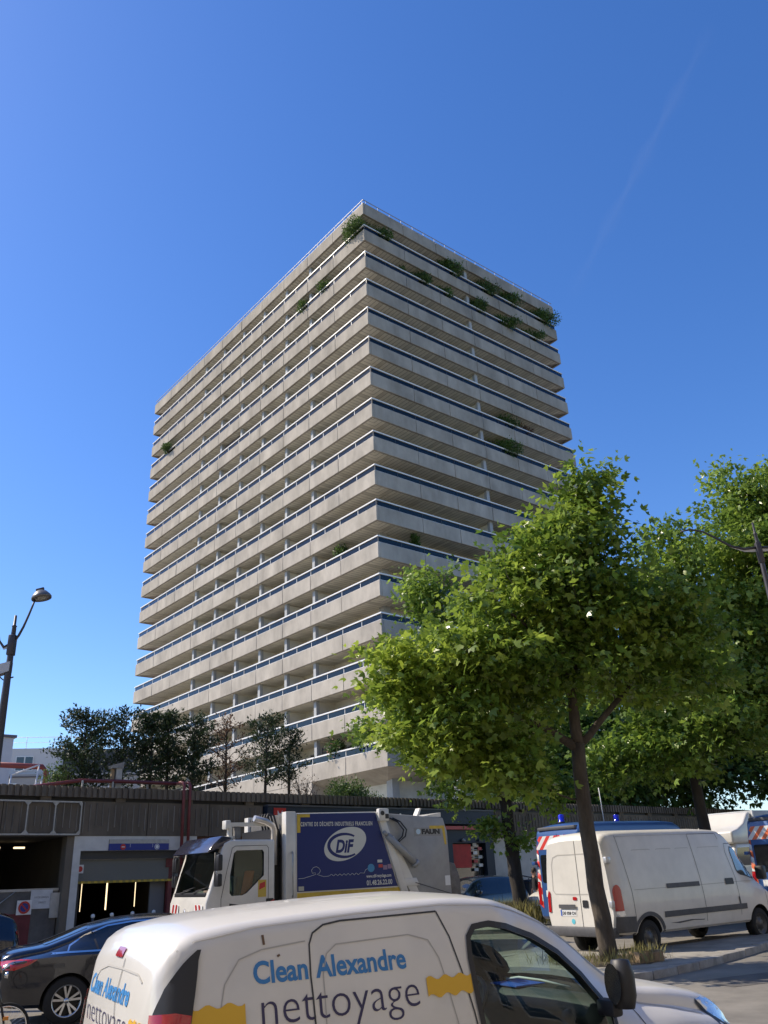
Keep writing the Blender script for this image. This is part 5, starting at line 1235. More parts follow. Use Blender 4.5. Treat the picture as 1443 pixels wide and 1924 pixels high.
# ================================================================== cars
SST = [(0, .5, .6, .75, .66, .96, .5, .08), (.06, .36, .76, .82, .80, 1.03, .62, .08), (.2, .30, .84, .90, .88, 1.085, .68, .08), (.6, .27, .88, .95, .915, 1.13, .70, .07), (.95, .25, .89, .955, .92, 1.23, .665, .08),
       (1.4, .24, .89, .95, .92, 1.375, .61, .09), (1.8, .24, .89, .945, .92, 1.44, .595, .10), (2.3, .24, .89, .94, .92, 1.465, .59, .10), (2.7, .24, .89, .93, .92, 1.45, .595, .10), (3.1, .24, .89, .92, .92, 1.34, .63, .09),
       (3.5, .24, .89, .91, .915, 1.13, .70, .07), (3.7, .24, .89, .90, .91, 1.03, .74, .06), (4.2, .25, .88, .85, .90, .96, .74, .08), (4.6, .28, .84, .75, .86, .85, .68, .08), (4.78, .32, .74, .68, .76, .74, .6, .06), (4.86, .4, .62, .55, .64, .62, .5, .04)]
dark_paint = mat('black_blue_paint', (0.004, 0.005, 0.010), 0.22, coat=1.0)
def saloon(name, label, paint, wheels='alloy'):
    root, body, bv = vehicle(name, label, 'car', SST, paint, [(1.02, .33), (3.85, .33)], .335, .92)
    for x in (1.02, 3.85):
        for y in (-.80, .80): wheel(root, x, y, .335, .21, wheels)
    SWN = [(.98, 1.00), (1.02, 1.09), (1.25, 1.22), (1.6, 1.335), (2.0, 1.375), (2.4, 1.375), (2.72, 1.345), (3.0, 1.25), (3.25, 1.11), (3.36, 1.0), (2.5, .985), (1.6, .99)]
    for md in 'RL':
        decal('side_glass', bv, SWN, md, glass_d, root, .006, .1)
        seam('chrome_strip', bv, SWN[:9], md, chrome, root, .022, .010); seam('chrome_strip', bv, [(.72, 1.0), (.98, 1.005), (1.6, .995), (2.5, .985), (3.36, 1.0)], md, chrome, root, .024, .010)
        seam('window_post', bv, [(2.30, .99), (2.22, 1.38)], md, trim, root, .06, .009); seam('window_post', bv, [(1.45, .99), (1.36, 1.27)], md, trim, root, .03, .009)
        seam('door_gap', bv, [(2.30, .98), (2.34, .6), (2.30, .35)], md, seam_m, root, .008); seam('door_gap', bv, [(1.32, .99), (1.45, .75), (1.50, .45)], md, seam_m, root, .008)
        decal('door_handle', bv, rrect(1.60, 1.80, .845, .875, .012), md, paint, root, .03, .05); decal('fuel_flap', bv, rrect(.78, .95, .80, .86, .02), md, mat('flap_sheen', (.05, .05, .05), .2), root, .006, .06)
        decal('tail_lamp', bv, [(.04, .83), (.10, .92), (.30, .955), (.55, .94), (.42, .87), (.22, .81)], md, lamp_red, root, .008, .05)
    for s_ in (-1, 1): decal('tail_lamp', bv, [(s_*.35, .84), (s_*.78, .84), (s_*.80, .94), (s_*.40, .92)], 'B', lamp_red, root, .010, .06)
    decal('rear_screen', bv, [(.66, -.50), (1.30, -.46), (1.36, 0), (1.30, .46), (.66, .50), (.62, 0)], 'T', glass_d, root, .006, .1)
    decal('windscreen', bv, [(2.95, -.50), (3.52, -.60), (3.60, 0), (3.52, .60), (2.95, .50), (2.90, 0)], 'T', glass_d, root, .006, .1)
    decal('number_plate', bv, [(-.26, .60), (.26, .60), (.26, .71), (-.26, .71)], 'B', plate_m, root, .008, .2)
    for s_ in (-1, 1): MB().box(3.05, 3.22, s_*.98-.1, s_*.98+.1, 1.0, 1.13).build('wing_mirror', paint, root, bevel=.04)
    return root
place(saloon('dark_saloon', 'glossy black saloon with chrome window trim at the lower left', dark_paint), -6.55, 15.27, 27)
HST = [(0, .42, .62, .80, .70, 1.02, .55, .06), (.05, .34, .74, .85, .80, 1.22, .60, .08), (.15, .29, .80, .88, .85, 1.36, .61, .09), (.5, .27, .83, .90, .87, 1.46, .60, .10), (1.2, .25, .84, .90, .875, 1.50, .60, .10), (1.9, .25, .84, .90, .875, 1.49, .60, .10),
       (2.3, .25, .84, .90, .875, 1.40, .62, .09), (2.7, .25, .84, .90, .87, 1.15, .68, .08), (2.9, .25, .84, .89, .87, 1.05, .72, .07), (3.3, .26, .83, .84, .86, .97, .70, .08), (3.6, .28, .78, .75, .80, .86, .62, .08), (3.78, .33, .66, .65, .68, .72, .52, .05), (3.84, .4, .55, .55, .57, .60, .45, .04)]
def hatch(name, label, paint, k=1.0, wheels='steel'):
    st = [(x*k, a, b, c*(k if k > 1 else 1), d, zt*k, e, f_) for (x, a, b, c, d, zt, e, f_) in HST]
    root, body, bv = vehicle(name, label, 'car', st, paint, [(.60*k, .30), (3.05*k, .30)], .30, .87)
    for x in (.60*k, 3.05*k):
        for y in (-.76, .76): wheel(root, x, y, .30, .18, wheels)
    SWN = [(.42*k, .97*k), (.46*k, 1.22*k), (.6*k, 1.34*k), (1.2*k, 1.38*k), (1.9*k, 1.37*k), (2.2*k, 1.28*k), (2.6*k, .99*k), (1.5*k, .95*k)]
    for md in 'RL':
        decal('side_glass', bv, SWN, md, glass_d, root, .006, .1); seam('window_post', bv, [(1.35*k, .95*k), (1.32*k, 1.39*k)], md, paint, root, .06, .009)
        seam('door_gap', bv, [(1.35*k, .95*k), (1.38*k, .4)], md, seam_m, root, .008)
        decal('headlamp', bv, [(3.2*k, .78*k), (3.52*k, .68*k), (3.66*k, .68*k), (3.45*k, .83*k), (3.2*k, .87*k)], md, lamp_clear, root, .008, .05)
    for s_ in (-1, 1):
        decal('tail_lamp', bv, rrect(*(sorted((s_*.52, s_*.70))), .80*k, 1.08*k, .03), 'B', lamp_red, root, .012, .06); decal('headlamp', bv, [(s_*.30, .66), (s_*.58, .68), (s_*.60, .78), (s_*.34, .74)], 'F', lamp_clear, root, .01, .06)
        MB().box(2.35*k, 2.50*k, s_*.95-.09, s_*.95+.09, .98*k, 1.10*k).build('wing_mirror', paint, root, bevel=.04)
    decal('rear_screen', bv, [(-.50, 1.08*k), (.50, 1.08*k), (.46, 1.33*k), (-.46, 1.33*k)], 'B', glass_d, root, .008, .1); decal('windscreen', bv, [(2.15*k, -.48), (2.72*k, -.58), (2.72*k, .58), (2.15*k, .48)], 'T', glass_d, root, .006, .1)
    decal('grille', bv, [(-.45, .42), (.45, .42), (.50, .54), (-.50, .54)], 'F', black, root, .01, .1); decal('number_plate', bv, [(-.25, .60), (.25, .60), (.25, .70), (-.25, .70)], 'B', plate_m, root, .01, .2)
    decal('high_brake_lamp', bv, rrect(-.35, .35, 1.36*k, 1.395*k, .01), 'B', lamp_red, root, .012, .1)
    return root
place(hatch('dark_hatchback', 'small dark blue hatchback half hidden behind the refuse lorry, tail to the right', mat('hatch_blue', (.012, .022, .035), .25, coat=.9), 1.08), 4.05, 34.2, 219)
place(hatch('white_hatchback', 'white hatchback nosing out left of the police van behind the thin tree', vwhite, 1.02), 7.9, 35.7, 216)
place(hatch('white_estate_car', 'white car with red high brake light just showing at the right edge', vwhite, 1.10), 10.55, 23.9, 36)
place(hatch('black_hatchback', 'black car tail at the left edge, beyond the black saloon', dark_paint, 1.04), -8.5, 20.6, 212)
# ================================================================== box lorry
bl = empty('box_lorry'); tag(bl, 'white box lorry with wind deflector, over the roofs of the police vans', 'lorry')
shaded_box = mat('box_shade_grey', (.48, .50, .50), .5, var=.1, vscale=1.5)  # shade of the box side put into this grey; the lorry is white
MB().box(0, 4.6, -1.1, 1.1, .95, 3.52).build('cargo_box', shaded_box, bl, bevel=.02)
for x in (0.02, 4.58): box_obj('box_corner', alu, x-.04, x+.04, 1.08, 1.12, .95, 3.53, bl)
MB().prism([(4.62, 2.3), (4.62, 3.50), (4.85, 3.42), (5.2, 3.05), (5.65, 2.85), (6.1, 2.75), (6.1, 2.3)], -1.02, 1.02, 'y').build('wind_deflector', vwhite, bl, bevel=.08, bseg=3)
MB().prism([(4.7, .5), (4.7, 2.3), (5.9, 2.3), (6.25, 1.5), (6.6, 1.3), (6.65, .5)], -.98, .98, 'y').build('cab', vwhite, bl, bevel=.08, bseg=3)
MB().prism([(4.95, 1.5), (4.95, 2.15), (5.85, 2.15), (6.1, 1.5)], -.985, .985, 'y').build('cab_glass', glass_d, bl)
MB().tube([(3.2, 1.12, 2.75), (2.75, 1.12, 2.78), (2.6, 1.12, 2.6), (2.75, 1.12, 2.78)], .03, 5).build('red_logo', signred, bl)
for x in (1.0, 5.5):
    for y in (-.9, .9): wheel(bl, x, y, .38, .24)
box_obj('chassis', under, .1, 6.2, -.5, .5, .5, .94, bl)
place(bl, 17.3, 40.3, 216)
# ================================================================== street trees
bark = mat('bark', (0.085, 0.068, 0.05), 0.95, var=0.45, vscale=7, bump=0.9, bscale=22, stretch=(1, 1, 0.35))
bark_d = mat('bark_dark', (0.05, 0.042, 0.034), 0.95, var=0.4, vscale=6, bump=0.8, bscale=18, stretch=(1, 1, 0.35))
oak = leaf_mat('oak_leaf', (0.070, 0.150, 0.022), (0.43, 0.53, 0.075), 0.50, 0.30)
oak2 = leaf_mat('far_leaf', (0.070, 0.145, 0.024), (0.35, 0.47, 0.075), 0.48, 0.32)
dark_leaf = leaf_mat('dark_leaf', (0.035, 0.080, 0.018), (0.15, 0.24, 0.045), 0.40, 0.40)
yew = leaf_mat('yew_leaf', (0.012, 0.028, 0.010), (0.045, 0.075, 0.022), 0.2, 0.6)
brown = leaf_mat('dry_leaf', (0.10, 0.055, 0.035), (0.20, 0.115, 0.06), 0.3, 0.7)
shrubm = leaf_mat('shrub_leaf', (0.03, 0.07, 0.015), (0.13, 0.20, 0.05), 0.35, 0.5)
grassm = leaf_mat('grass_blade', (0.16, 0.14, 0.055), (0.30, 0.28, 0.10), 0.4, 0.7)

def yellowing(C, T):
    k = np.clip((2.6-C[:, 0])/2.6, 0, 1)
    return T*0.78+0.30*k*np.random.default_rng(5).random(len(T))+0.12*k
B = (4.0, 18.9, gz(18.9)+0.12)
grow_tree('street_tree', 'large leafy street tree with a dark trunk in front of the white panel van', B,
    [([B, (3.95, 18.9, 1.2), (3.88, 18.9, 2.9), (3.93, 18.9, 4.6)], 0.185, 0.145),
     ([(3.93, 18.9, 4.5), (3.97, 18.95, 5.8), (4.25, 19.0, 7.1), (4.15, 18.9, 8.7), (4.75, 18.9, 10.6)], 0.13, 0.03),
     ([(3.93, 18.9, 4.45), (3.42, 18.8, 4.85), (2.75, 18.6, 5.10), (1.95, 18.3, 5.42), (0.9, 18.2, 6.0)], 0.10, 0.03),
     ([(3.95, 18.95, 4.55), (4.65, 19.05, 5.20), (5.5, 19.4, 6.0), (6.4, 19.6, 7.0)], 0.09, 0.03),
     ([(4.0, 18.95, 6.0), (3.2, 18.3, 6.9), (2.3, 17.8, 7.6)], 0.06, 0.02), ([(4.2, 19.0, 7.0), (5.2, 19.0, 8.1), (5.8, 19.2, 8.9)], 0.05, 0.02), ([(3.95, 19.0, 5.2), (4.1, 20.0, 6.2), (4.2, 20.8, 7.2)], 0.07, 0.02)],
    [((4.9, 18.9, 10.4), (0.85, 1.0, 1.0), 50), ((4.3, 18.9, 9.1), (1.55, 1.5, 1.05), 100), ((3.2, 18.7, 8.55), (1.3, 1.2, 0.9), 55), ((3.5, 18.7, 7.6), (2.0, 1.9, 0.9), 120), ((1.4, 18.3, 6.3), (1.7, 1.5, 0.85), 90), ((2.6, 18.4, 6.2), (1.9, 1.7, 1.0), 110), ((0.1, 18.4, 6.25), (0.85, 0.9, 0.6), 34), ((0.6, 18.3, 5.1), (0.95, 1.0, 0.65), 44),
     ((5.2, 19.1, 7.6), (1.7, 1.7, 1.2), 110), ((6.4, 19.4, 7.3), (1.2, 1.4, 1.1), 60), ((5.6, 19.3, 6.1), (1.6, 1.6, 0.7), 46), ((4.2, 19.4, 6.5), (1.9, 1.5, 0.7), 30), ((6.9, 19.6, 6.2), (0.9, 1.1, 0.9), 34), ((1.9, 18.4, 4.75), (1.4, 1.2, 0.5), 36), ((1.1, 18.2, 4.5), (1.0, 0.9, 0.45), 34), ((1.9, 18.2, 4.05), (0.9, 0.8, 0.35), 24), ((2.6, 18.4, 3.85), (0.45, 0.5, 0.3), 9)],
    bark, oak, 11, leaf=0.155, per=30, spread=0.36, tone_fn=yellowing)
B2 = (3.95, 31.4, gz(31.4)+0.12)
grow_tree('slim_street_tree', 'darker street tree further back, its trunk between the shop and the white wall', B2,
    [([B2, (3.85, 31.4, 2.2), (3.75, 31.4, 4.4), (3.55, 31.4, 6.6)], 0.26, 0.18), ([(3.55, 31.4, 6.5), (3.0, 31.3, 8.6), (2.2, 31.2, 11.2), (1.6, 31.2, 13.0)], 0.15, 0.03), ([(3.6, 31.4, 5.6), (2.3, 31.0, 6.6), (0.6, 30.8, 7.4)], 0.10, 0.03), ([(3.65, 31.4, 5.9), (4.8, 31.7, 7.4), (5.8, 32.0, 8.8)], 0.10, 0.03)],
    [((1.5, 31.2, 12.2), (1.1, 1.2, 1.3), 40), ((2.6, 31.3, 9.8), (2.4, 2.2, 2.2), 90), ((1.4, 31.0, 7.3), (2.6, 2.2, 1.3), 110), ((3.2, 31.0, 6.6), (2.4, 2.0, 0.9), 70), ((5.0, 31.6, 8.0), (2.2, 2.2, 1.6), 70), ((5.4, 31.3, 4.9), (1.2, 1.0, 0.8), 26), ((2.6, 30.8, 5.4), (1.6, 1.2, 0.7), 40), ((3.2, 31.0, 3.75), (0.4, 0.4, 0.3), 6), ((4.2, 31.0, 3.3), (0.3, 0.3, 0.3), 5)],
    bark_d, oak2, 21, leaf=0.165, per=46, spread=0.46, tone_fn=lambda C, T: T*0.85)
B3 = (14.5, 30.5, gz(30.5)+0.1)
grow_tree('tall_plane_tree', 'tall bright-leaved tree filling the right edge of the picture', B3,
    [([B3, (14.4, 30.5, 3), (14.2, 30.4, 6.5), (14.4, 30.4, 9)], 0.30, 0.2), ([(14.4, 30.4, 8.8), (14.0, 30.3, 12), (14.2, 30.4, 15.5)], 0.18, 0.03), ([(14.2, 30.4, 6.5), (12.6, 30, 8.2), (11.0, 29.6, 9.6)], 0.13, 0.03), ([(14.3, 30.4, 7.5), (15.8, 30.4, 9.5), (16.6, 30.4, 11.5)], 0.13, 0.03)],
    [((14.6, 30.3, 14.9), (1.9, 1.9, 1.9), 110), ((13.6, 30.2, 12.9), (2.2, 2.2, 1.6), 110), ((15.8, 30.0, 12.6), (2.2, 2.2, 2.4), 90), ((12.0, 29.8, 10.4), (2.4, 2.2, 1.5), 110), ((14.4, 29.8, 9.6), (2.6, 2.2, 1.8), 110), ((11.6, 29.8, 8.1), (2.2, 2.0, 1.2), 80), ((13.6, 29.6, 6.6), (2.4, 2.0, 1.3), 80)],
    bark, oak2, 31, leaf=0.175, per=52, spread=0.48, up=0.5)
B4 = (10.2, 27.9, gz(27.9)+0.1)
grow_tree('street_tree', 'broad dark-leaved tree between the big street tree and the right edge', (9.8, 29.2, gz(29.2)+0.1),
    [([(9.8, 29.2, gz(29.2)), (9.75, 29.2, 3), (9.7, 29.2, 6.5)], 0.22, 0.15), ([(9.7, 29.2, 6.3), (9.9, 29.0, 9), (10.3, 28.8, 12.6)], 0.13, 0.03), ([(9.7, 29.2, 5.6), (8.3, 29.0, 7.2), (7.4, 28.8, 8.2)], 0.09, 0.03), ([(9.7, 29.2, 5.8), (11.2, 29.2, 7.0), (12.2, 29, 8.2)], 0.09, 0.03)],
    [((10.1, 28.8, 12.3), (1.3, 1.4, 1.4), 60), ((9.2, 28.8, 10.7), (1.7, 1.7, 1.2), 70), ((8.9, 28.8, 8.6), (2.2, 2.0, 1.5), 110), ((11.0, 28.8, 8.2), (2.2, 2.0, 1.7), 110), ((9.6, 28.4, 6.3), (3.0, 2.0, 1.2), 120), ((7.8, 28.6, 5.4), (1.8, 1.6, 0.9), 60)],
    bark_d, oak2, 41, leaf=0.17, per=46, spread=0.44)
for i, (x, y, h, w_, lab) in enumerate(((17.5, 52, 11.5, 4.2, 'dense dark tree behind the box lorry, at the right edge of the terrace'), (12.8, 50, 9.5, 4.0, 'dense dark tree rising over the podium behind the police vans'), (9.0, 47.5, 7.5, 2.6, 'low dark tree on the podium just right of the big trunk'), (22.5, 50, 13.0, 4.5, 'dense dark tree beyond the tall tree at the far right'), (27.5, 53, 12.0, 4.5, 'dark tree furthest right behind the podium wall'))):
    b = (x, y, 4.7)
    grow_tree('background_tree', lab, b, [([b, (x, y, 4.7+h*0.35)], 0.22, 0.15), ([(x, y, 4.7+h*0.3), (x-1.0, y, 4.7+h*0.7)], 0.13, 0.03), ([(x, y, 4.7+h*0.3), (x+1.4, y, 4.7+h*0.65)], 0.12, 0.03)],
              [((x, y, 4.7+h*0.55), (w_, w_*0.8, h*0.42), 130), ((x-w_*0.5, y-1, 4.7+h*0.3), (w_*0.7, w_*0.6, h*0.25), 60), ((x+w_*0.5, y-1, 4.7+h*0.3), (w_*0.7, w_*0.6, h*0.28), 60)], bark_d, dark_leaf, 60+i, leaf=0.34, per=26, spread=0.75, group='dark trees behind the podium')
# hedge masses in front of the podium on the right
rg = np.random.default_rng(99)
def bush(name, label, c, rad, n, m, seed, leaf=0.08, cat='shrub', group=None, stems=6, tmpl=None, parent=None, up=0.5, tone=(0, 1)):
    rng = np.random.default_rng(seed); c = np.array(c, float); rad = np.array(rad, float)
    root = empty(name, tuple(c-np.array((0, 0, rad[2])))); tag(root, label, cat, group); b = np.array(root.location)
    st = MB(); tips = []
    for k in range(stems):
        d = rng.normal(size=3); d[2] = abs(d[2])+0.4; d /= np.linalg.norm(d); tip = (c-b)+d*rad*0.8*np.array((1, 1, 0.9)); tips.append(tip)
        pts = wiggle((rng.normal()*0.06, rng.normal()*0.06, 0), tip, rng, 0.25, 4); st.tube([tuple(p) for p in pts], [0.02, 0.016, 0.012, 0.008, 0.004], 5, cap=False)
    st.build('stem', bark_d, root)
    K = max(8, n//28); cc = rng.normal(size=(K, 3)); cc /= np.linalg.norm(cc, axis=1, keepdims=True); cc = (c-b)+cc*rad*(rng.random((K, 1))**0.4)*0.85
    ci = rng.integers(0, K, n); off = rng.normal(size=(n, 3))*rad.min()*0.22; C = cc[ci]+off
    D = off+rng.normal(size=(n, 3))*0.2*rad.min()+np.array((0, 0, 0.05)); T = np.clip(rng.random(K)[ci]*0.6+rng.random(n)*0.4, 0, 1)*(tone[1]-tone[0])+tone[0]
    leaves(C, D, leaf*(0.6+0.8*rng.random(n)), rng, tmpl or needle_leaf(0.28), T, 'foliage', m, root, up)
    return root

# ================================================================== planting on the podium terrace
def conifer(label, w, d, top, seed, rad=0.85, bare=0.25, m=None, per=90, dens=1.0, lean=0.0, name='terrace_conifer'):
    m = m or yew; p = wall_pt(w, d); b = np.array((p.x, p.y, 4.72)); rng = np.random.default_rng(seed); hgt = top-4.72
    root = empty(name, tuple(b)); tag(root, label, 'tree', 'trees along the terrace edge')
    mb = MB(); trunk = [(0, 0, 0), (lean*0.3+rng.normal()*.03, rng.normal()*.03, hgt*0.4), (lean, 0, hgt*0.97)]; mb.tube(trunk, [0.07, 0.05, 0.012], 8)
    C = []; D = []
    nb = int(46*dens)
    for k in range(nb):
        t = bare+(1-bare)*(k+rng.random())/nb; z = hgt*t; az = rng.random()*6.283; r = rad*1.08*(math.sin(math.pi*(t*0.80+0.12))**0.7)*(0.45+0.65*rng.random())
        s0 = np.array((lean*t, 0, z-0.12*r)); tip = np.array((lean*t+math.cos(az)*r, math.sin(az)*r, z+r*(0.35+0.25*rng.random())))
        pts = wiggle(s0, tip, rng, 0.2, 3, 0.05); mb.tube([tuple(q) for q in pts], [0.018, 0.013, 0.009, 0.004], 4, cap=False)
        n = int(per*0.8*(0.4+0.9*rng.random())); tt = rng.random(n)**0.6; base = s0+(tip-s0)*tt[:, None]
        o = rng.normal(size=(n, 3))*np.array((0.11, 0.11, 0.07))*(0.6+0.8*rng.random((n, 1))); C.append(base+o); D.append((tip-s0)/r*0.6+rng.normal(size=(n, 3))*0.7+np.array((0, 0, 0.25)))
    mb.build('trunk', bark_d, root)
    C = np.concatenate(C); D = np.concatenate(D); n = len(C)
    leaves(C, D, 0.13*(0.6+0.8*rng.random(n)), rng, needle_leaf(0.20), np.clip(rng.random(n)*0.7+0.3*rng.random(), 0, 1), 'foliage', m, root, 0.35)
    return root
conifer('bushy conifer nearest the white block on the terrace', -8.75, 2.0, 7.75, 1, 1.25, 0.12, per=120, dens=1.3)
conifer('ragged conifer with bare leaders behind the vent cowl', -7.35, 2.2, 8.05, 2, 1.05, 0.2, per=80, dens=1.0, lean=0.1)
conifer('dark conifer left of the twin red risers', -6.25, 2.2, 8.05, 3, 0.85, 0.25, per=110)
conifer('slender dark conifer above the red risers', -5.5, 2.3, 8.2, 4, 0.70, 0.25, per=100, lean=-0.05)
conifer('dark round conifer right of the red risers', -4.55, 2.2, 8.05, 5, 0.90, 0.22, per=120)
conifer('half-dead terrace tree with thin reddish twigs', -3.25, 2.2, 8.15, 6, 0.95, 0.2, m=brown, per=22, dens=1.2, name='terrace_tree')
conifer('open dark pine with a clear straight trunk, above the lorry cab', -1.5, 2.2, 8.35, 7, 1.15, 0.30, per=80, lean=0.08)
conifer('small ragged conifer beside the bare shrub', -0.35, 2.2, 7.95, 8, 0.75, 0.35, per=50)
bush('bare_shrub', 'leafless brown shrub at the terrace edge above the blue lorry body', tuple(wall_pt(0.15, 1.9)[:2])+(5.6,), (0.85, 0.8, 0.75), 500, brown, 71, 0.06, stems=26)
bush('terrace_shrub', 'rounded green shrub on the terrace under the lowest balcony', tuple(wall_pt(2.3, 1.9)[:2])+(5.55,), (0.95, 0.8, 0.62), 3200, shrubm, 72, 0.10, stems=10)
bush('terrace_shrub', 'low olive cushion shrub beside the rounded green one', tuple(wall_pt(2.9, 1.2)[:2])+(5.22,), (0.75, 0.6, 0.28), 2200, shrubm, 73, 0.06, stems=8, tone=(0.4, 1))
bush('terrace_shrub', 'small green clump at the foot of the bare shrub', tuple(wall_pt(0.95, 1.5)[:2])+(5.2,), (0.45, 0.4, 0.25), 900, shrubm, 74, 0.07, stems=6)
bush('climber', 'pale climber trailing over the left end of the terrace', tuple(wall_pt(-9.6, 1.6)[:2])+(5.6,), (0.65, 0.5, 0.65), 1500, shrubm, 75, 0.07, stems=9, tone=(0.3, 1))
bush('terrace_shrub', 'pale green bush on the podium right of the thick trunk', tuple(wall_pt(13.6, 2.0)[:2])+(5.9,), (1.0, 0.9, 0.8), 2400, shrubm, 76, 0.12, stems=8)
# ================================================================== balcony plants
def tw(x, y, n, dz): # tower-local to world
    p = Vector((-0.5255, 55.127, 0))+TR*x+TL*y; return (p.x, p.y, Z0-n*H+dz)
bp = [('corner hedge spilling over the topmost balcony corner', 0.5, 1.6, 1, 0.85, (0.9, 1.6, 0.75), 3200, 'corner'), ('dark end of the hedge on the topmost shaded corner', 1.8, 0.5, 1, 0.65, (1.2, 0.5, 0.5), 1300, ''),
      ('yellow-green tuft on the second balcony of the sunny face', 0.45, 6.2, 2, 0.75, (0.5, 0.8, 0.6), 1300, ''), ('yellow-green tuft further along the second sunny balcony', 0.45, 9.4, 2, 0.65, (0.45, 1.0, 0.5), 1300, ''),
      ('tiny autumn-coloured pot plant on the second balcony corner', 0.7, 0.6, 2, 0.6, (0.3, 0.3, 0.25), 300, 'brown'),
      ('dark bush on the top shaded balcony left of the column', 10.0, 0.5, 1, 0.95, (1.3, 0.6, 0.8), 2000, ''), ('spreading shrub right of the column on the top shaded balcony', 14.3, 0.5, 1, 0.75, (1.8, 0.6, 0.6), 2000, ''), ('rounded shrub in the middle of the top shaded balcony', 17.8, 0.5, 1, 0.85, (1.3, 0.6, 0.8), 1800, ''), ('dense shrub at the far end of the top shaded balcony', 22.2, 0.4, 1, 0.75, (1.9, 0.7, 0.7), 2600, ''),
      ('bright bush on the second shaded balcony', 6.3, 0.5, 2, 0.85, (1.0, 0.5, 0.65), 1500, ''), ('small dark column plant on the second shaded balcony', 4.3, 0.5, 2, 0.85, (0.25, 0.25, 0.4), 400, ''), ('pair of dark plants before the column on the second shaded balcony', 9.0, 0.5, 2, 0.7, (1.0, 0.5, 0.5), 1000, ''), ('leafy climber by the column on the second shaded balcony', 13.2, 0.4, 2, 0.95, (0.9, 0.5, 0.8), 1500, ''), ('hanging creeper along the second shaded balcony', 16.4, 0.3, 2, 0.5, (1.7, 0.4, 0.6), 1700, ''), ('thin stemmed plants near the end of the second shaded balcony', 20.4, 0.4, 2, 0.75, (1.6, 0.4, 0.6), 1000, ''),
      ('faded bush on the sixth shaded balcony', 15.4, 0.6, 6, 0.75, (1.2, 0.5, 0.6), 1200, ''), ('dry yellow plant on the sixth shaded balcony', 18.0, 0.6, 6, 0.7, (0.7, 0.4, 0.5), 500, 'brown'), ('wild dark bush on the seventh shaded balcony', 14.6, 0.6, 7, 0.75, (2.0, 0.6, 0.6), 2200, ''),
      ('pale trailing plant near the far end of the third sunny balcony', 0.2, 35.8, 3, 0.7, (0.4, 1.4, 0.45), 1100, ''), ('pot palm on the eleventh sunny balcony', 0.6, 5.0, 11, 0.75, (0.45, 0.5, 0.6), 700, ''), ('slim conifer on the eleventh shaded balcony', 4.0, 0.6, 11, 0.9, (0.3, 0.3, 0.6), 600, ''),
      ('pink flowering oleander on the lowest sunny balcony', 0.35, 6.0, 16, 0.80, (0.5, 0.8, 0.5), 1100, 'pink'), ('green and yellow pot plants right of the oleander', 0.35, 3.2, 16, 0.65, (0.4, 1.0, 0.35), 800, '')]
for i, (lab, x, y, n, dz, rad, cnt, kind) in enumerate(bp):
    m_ = brown if kind == 'brown' else shrubm if (x < 1 or i % 3 == 0) else dark_leaf
    r_ = bush('balcony_plant', lab, tw(x, y, n, dz), tuple(q*1.22 for q in rad), int(cnt*1.5), m_, 200+i, 0.17, 'plant', 'plants on the tower balconies', stems=5)
    r_.rotation_euler = (0, 0, 0)
    if kind == 'pink':
        rng_ = np.random.default_rng(5); C = rng_.normal(size=(160, 3))*np.array((0.25, 0.35, 0.25))+np.array((0, 0.1, 0.6)); leaves(C, rng_.normal(size=(160, 3)), np.full(160, 0.13), rng_, needle_leaf(0.4), rng_.random(160), 'blossom', leaf_mat('blossom', (0.55, 0.22, 0.22), (0.75, 0.5, 0.48)), r_, 0.3)
# ================================================================== weeds on the islands
def grass(name, label, pts, n, seed, h=0.3):
    rng = np.random.default_rng(seed); C = []
    for (x, y, r) in pts:
        q = rng.normal(size=(n, 2))*r*0.5; C.append(np.c_[x+q[:, 0], y+q[:, 1], [gz(v)+0.125 for v in y+q[:, 1]]])
    C = np.concatenate(C); n = len(C); D = rng.normal(size=(n, 3))*0.35+np.array((0, 0, 1.0))
    o = leaves(C, D, h*(0.4+0.9*rng.random(n)), rng, needle_leaf(0.035), rng.random(n), name, grassm, None, 0.0)
    tag(o, label, 'grass', kind='stuff'); return o
grass('dry_grass', 'dry grass tufts round the foot of the large street tree', [(3.3, 18.5, .6), (3.9, 18.2, .5), (4.6, 18.6, .4), (2.9, 19.0, .4), (4.8, 19.5, .4)], 130, 1, 0.26)
grass('tall_weeds', 'tall dry weeds at the foot of the slim street tree', [(3.6, 30.6, .5), (4.4, 30.4, .6), (5.2, 30.8, .5), (3.0, 30.9, .5)], 220, 2, 0.7)
wb = box_obj('broken_crate', mat('crate_wood', (0.28, 0.20, 0.12), .9, var=.3, vscale=9), -.28, .28, -.18, .18, 0, .03); tag(wb, 'broken wooden crate lying by the large trunk', 'crate')
for a in (-.17, .15): box_obj('slat', MATS['crate_wood'], -.28, .28, a, a+.02, .032, .16, wb)
for a in (-.28, .26): box_obj('end_board', MATS['crate_wood'], a, a+.02, -.145, .145, .032, .18, wb)
place(wb, 4.62, 18.55, 25, .13)

for i, (w_, d_, rad, lab) in enumerate(((17.5, 4.5, (5.5, 3.0, 2.0), 'long dark hedge on the podium above the police vans'), (28.0, 5.0, (7.0, 3.5, 2.6), 'tall dark hedge on the podium at the right edge'))):
    p_ = wall_pt(w_, d_); bush('terrace_hedge', lab, (p_.x, p_.y, 4.72+rad[2]*.8), rad, 7000, dark_leaf, 300+i, 0.26, 'hedge', stems=10, tone=(0, .6))
